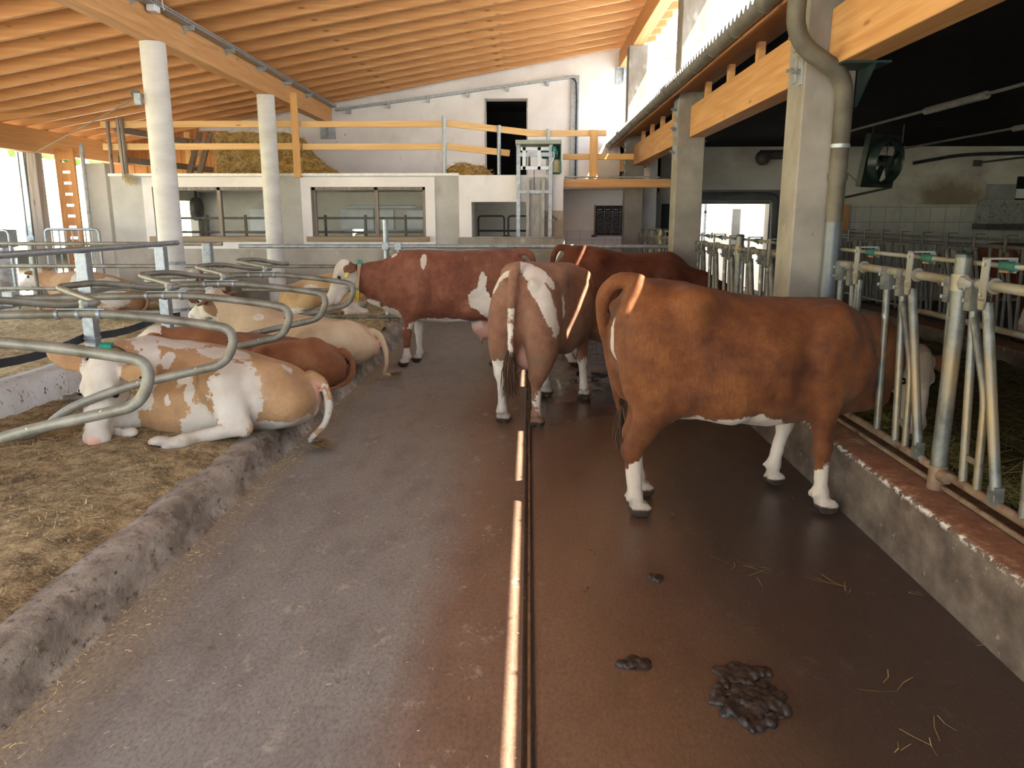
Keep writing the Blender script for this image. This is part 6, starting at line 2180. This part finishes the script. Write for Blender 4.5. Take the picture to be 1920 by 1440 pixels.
def b_j(F):
    b_i(F)
    F.ell((.40, .30, .44), (.26, .16, .22), k=.06)
    lie_hind(F, 1)
    lie_front(F, 1)
    tail(F, [(.04, 0, .53), (-.04, .02, .46), (-.06, .05, .34), (.0, .10, .24), (.12, .25, .22)], .04, .017)
    hd = head(F, (1.72, 0, .88), (.85, -.2, -.45), (.45, 0, .88))
    return {'head': hd}


def m_j2(V, hd):
    m_ = m_j(V * np.array([1, -1, 1]), {**hd, 'at': lambda a, b, c: hd['at'](a, b, c) * np.array([1, -1, 1])})
    return m_


cJ, ch, hd, V_ = make_cow('tan and white cow lying on straw in the left pen behind four tube rails', (-6.42, 12.75, 0), rad(180), b_j, TANW, m_j2, h=.022, lo=(-.2, -.8, .0), hi=(2.4, .8, 1.1), ground=.08)
cK = copy_cow(cI, 'dark red cow with a white face lying behind the nearer round column', (-5.72, 13.85, 0), rad(-76), BROWNW)
# ------------------------------------------------------------------ loose straw, hay, dung
def scatter(name, label, n, xr, yr, zf, ln, m, wd=.004, tilt=.35, dens=None, cat='straw'):
    xs_ = rng.uniform(xr[0], xr[1], n); ys_ = rng.uniform(yr[0], yr[1], n)
    if dens is not None:
        k_ = rng.uniform(0, 1, n) < dens(xs_, ys_)
        xs_, ys_ = xs_[k_], ys_[k_]
    mb = MB()
    for x, y in zip(xs_, ys_):
        a = random.uniform(0, 6.283); l = random.uniform(*ln)
        d = Vector((math.cos(a), math.sin(a), random.uniform(-.1, 1) * tilt)) * l
        p = Vector((x, y, zf(x, y) + .004))
        s_ = Vector((-math.sin(a), math.cos(a), random.uniform(-.5, .5))) * wd * random.uniform(.6, 1.3) / 2
        mb.add([p - s_, p + s_, p + d + s_ * .6, p + d - s_ * .6], [(0, 1, 2, 3)])
    return tag(mb.build(name, m, smooth=False), label, cat, kind='stuff')


BEDH = lambda x, y: bedz(x, y)
scatter('chopped_straw', 'short chopped straw lying on the cubicle beds beside the lane', 15000, (-4.1, -2.08), (1.6, 9.9), BEDH, (.015, .05), STRAW_D, .0035, .5, dens=lambda x, y: np.clip(vnoise(x, y, 2.2, 61) * 1.9 - .35, .05, 1) * np.clip(1.6 - y * .12, .4, 1))
scatter('chopped_straw', 'bright short straw bits on top of the cubicle beds beside the lane', 14000, (-4.1, -2.08), (1.6, 9.9), BEDH, (.015, .045), STRAW, .003, .5, dens=lambda x, y: np.clip(vnoise(x, y, 2.2, 61) * 2.2 - .6, .02, 1))
scatter('chopped_straw', 'straw chaff along the foot of the left kerb on the lane', 7000, (-1.87, -1.45), (2.0, 9.5), lambda x, y: .0, (.010, .032), STRAW, .0042, .12, dens=lambda x, y: np.clip(1 - (x + 1.87) / .32, 0, 1) ** 1.3 * np.clip(vnoise(x, y, 4, 62) * 1.6 - .1, 0, 1))
scatter('chopped_straw', 'tiny pale straw flecks spread over the dry left half of the lane', 1100, (-1.8, .0), (2.0, 9.5), lambda x, y: .0, (.006, .022), STRAW, .003, .1)
scatter('long_straw', 'long pale straw on the bed in front of the low wall', 4200, (-4.3, -2.0), (10.0, 13.9), lambda x, y: .19 + .1 * float(vnoise(x, y, 2, 5)), (.08, .2), STRAW, .007, .5)
scatter('long_straw', 'long pale straw in the left pen behind the head plinth', 9000, (-9.5, -4.55), (4.2, 13.5), lambda x, y: .18 + .1 * float(vnoise(x, y, 1.2, 7)), (.07, .2), STRAW, .007, .5)
scatter('hay_blades', 'green hay stalks poking out under the feed fence onto the kerb', 4200, (2.26, 2.75), (2.2, 6.2), lambda x, y: .24 + .14 * max(0, 1 - abs(x - 2.5) / .3), (.08, .24), HAY, .005, .35, cat='hay')
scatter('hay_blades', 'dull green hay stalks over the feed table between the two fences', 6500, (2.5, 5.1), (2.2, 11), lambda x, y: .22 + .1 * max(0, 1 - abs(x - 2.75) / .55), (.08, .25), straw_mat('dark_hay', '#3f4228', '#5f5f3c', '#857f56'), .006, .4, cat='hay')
# single stalks on the wet half of the lane
mb = MB()
for (px, py) in ((1340, 1050), (1370, 1062), (1410, 1075), (1430, 1060), (1440, 1085), (1555, 1085), (1580, 1090), (1600, 1105), (1660, 1280), (1690, 1300), (1750, 1340), (1740, 1385), (1690, 1410), (1280, 870), (1330, 830), (1470, 945), (1500, 950), (1880, 1200), (1720, 1115), (1390, 850), (1360, 910)):
    c = at(px + random.uniform(-9, 9), py + random.uniform(-9, 9), 'Z', .004)
    for _ in range(random.choice((1, 2, 2, 3))):
        a = random.uniform(0, 6.28); l = random.uniform(.05, .16)
        d = Vector((math.cos(a), math.sin(a), 0)) * l
        s_ = Vector((-math.sin(a), math.cos(a), 0)) * .0016
        k_ = c + d * .5 + s_ * random.uniform(-8, 8)
        mb.add([c - s_, c + s_, k_ + s_, k_ - s_], [(0, 1, 2, 3)]); mb.add([k_ - s_, k_ + s_, c + d + s_, c + d - s_], [(0, 1, 2, 3)])
        c = c + rv(.05); c.z = .004
tag(mb.build('straw_stalks', STRAW_D, smooth=False), 'single straw stalks scattered over the wet right half of the lane', 'straw', kind='stuff')


def dung(px, py, rx, ry, h, label, seed, clods=18):
    c = at(px, py, 'Z', 0)
    t_ = thing('dung_heap', label, 'dung', (c.x, c.y, 0), 'dung on the lane')
    F = Field((c.x - rx * 1.5, c.y - ry * 1.5, -.02), (c.x + rx * 1.5, c.y + ry * 1.5, h * 1.8 + .02), .004)
    r_ = random.Random(seed)
    for _ in range(clods // 6):
        a = r_.uniform(0, 6.28); q = r_.random() * .7
        F.ell((c.x + rx * q * math.cos(a), c.y + ry * q * math.sin(a), .004), (r_.uniform(.04, .07), r_.uniform(.03, .06), r_.uniform(.010, .02)), k=.015)
    for _ in range(clods * 2):
        a = r_.uniform(0, 6.28); q = r_.random() ** .6 * 1.1
        x, y = c.x + rx * q * math.cos(a), c.y + ry * q * math.sin(a)
        z = h * (1 - q * .8) * r_.uniform(.2, .8)
        F.ell((x, y, z * .7), (r_.uniform(.010, .032), r_.uniform(.010, .028), r_.uniform(.008, .022)), k=.007)
    F.put(lambda X, Y, Z: (Z + .004) + 0 * X + 0 * Y, (c.x - 1, c.y - 1, -.2), (c.x + 1, c.y + 1, .0), .004, sub=True)
    V, Q = F.mesh(1)
    me = np_mesh('dung', V - np.array((c.x, c.y, 0)), Q)
    N = np.empty(len(V) * 3, np.float32); me.vertices.foreach_get('normal', N)
    dn = .010 * (vnoise(V[:, 0] + V[:, 2], V[:, 1] - V[:, 2], 45, 53) - .5)
    me.vertices.foreach_set('co', (V - np.array((c.x, c.y, 0)) + N.reshape(-1, 3) * dn[:, None]).astype(np.float32).ravel()); me.update()
    me.materials.append(DUNG)
    o = bpy.data.objects.new('heap', me); COL.objects.link(o); o.parent = t_


dung(1405, 1320, .12, .15, .045, 'large dark dung heap on the wet lane in the right foreground', 3, 46)
dung(1395, 1262, .09, .05, .02, 'flat dark dung smear just behind the large heap in the right foreground', 5, 18)
dung(1190, 1245, .06, .03, .018, 'small dung clod left of the large dark heap', 6, 8)
dung(1230, 1085, .03, .03, .014, 'small dung clod on the lane in front of the foreground cow', 7, 5)
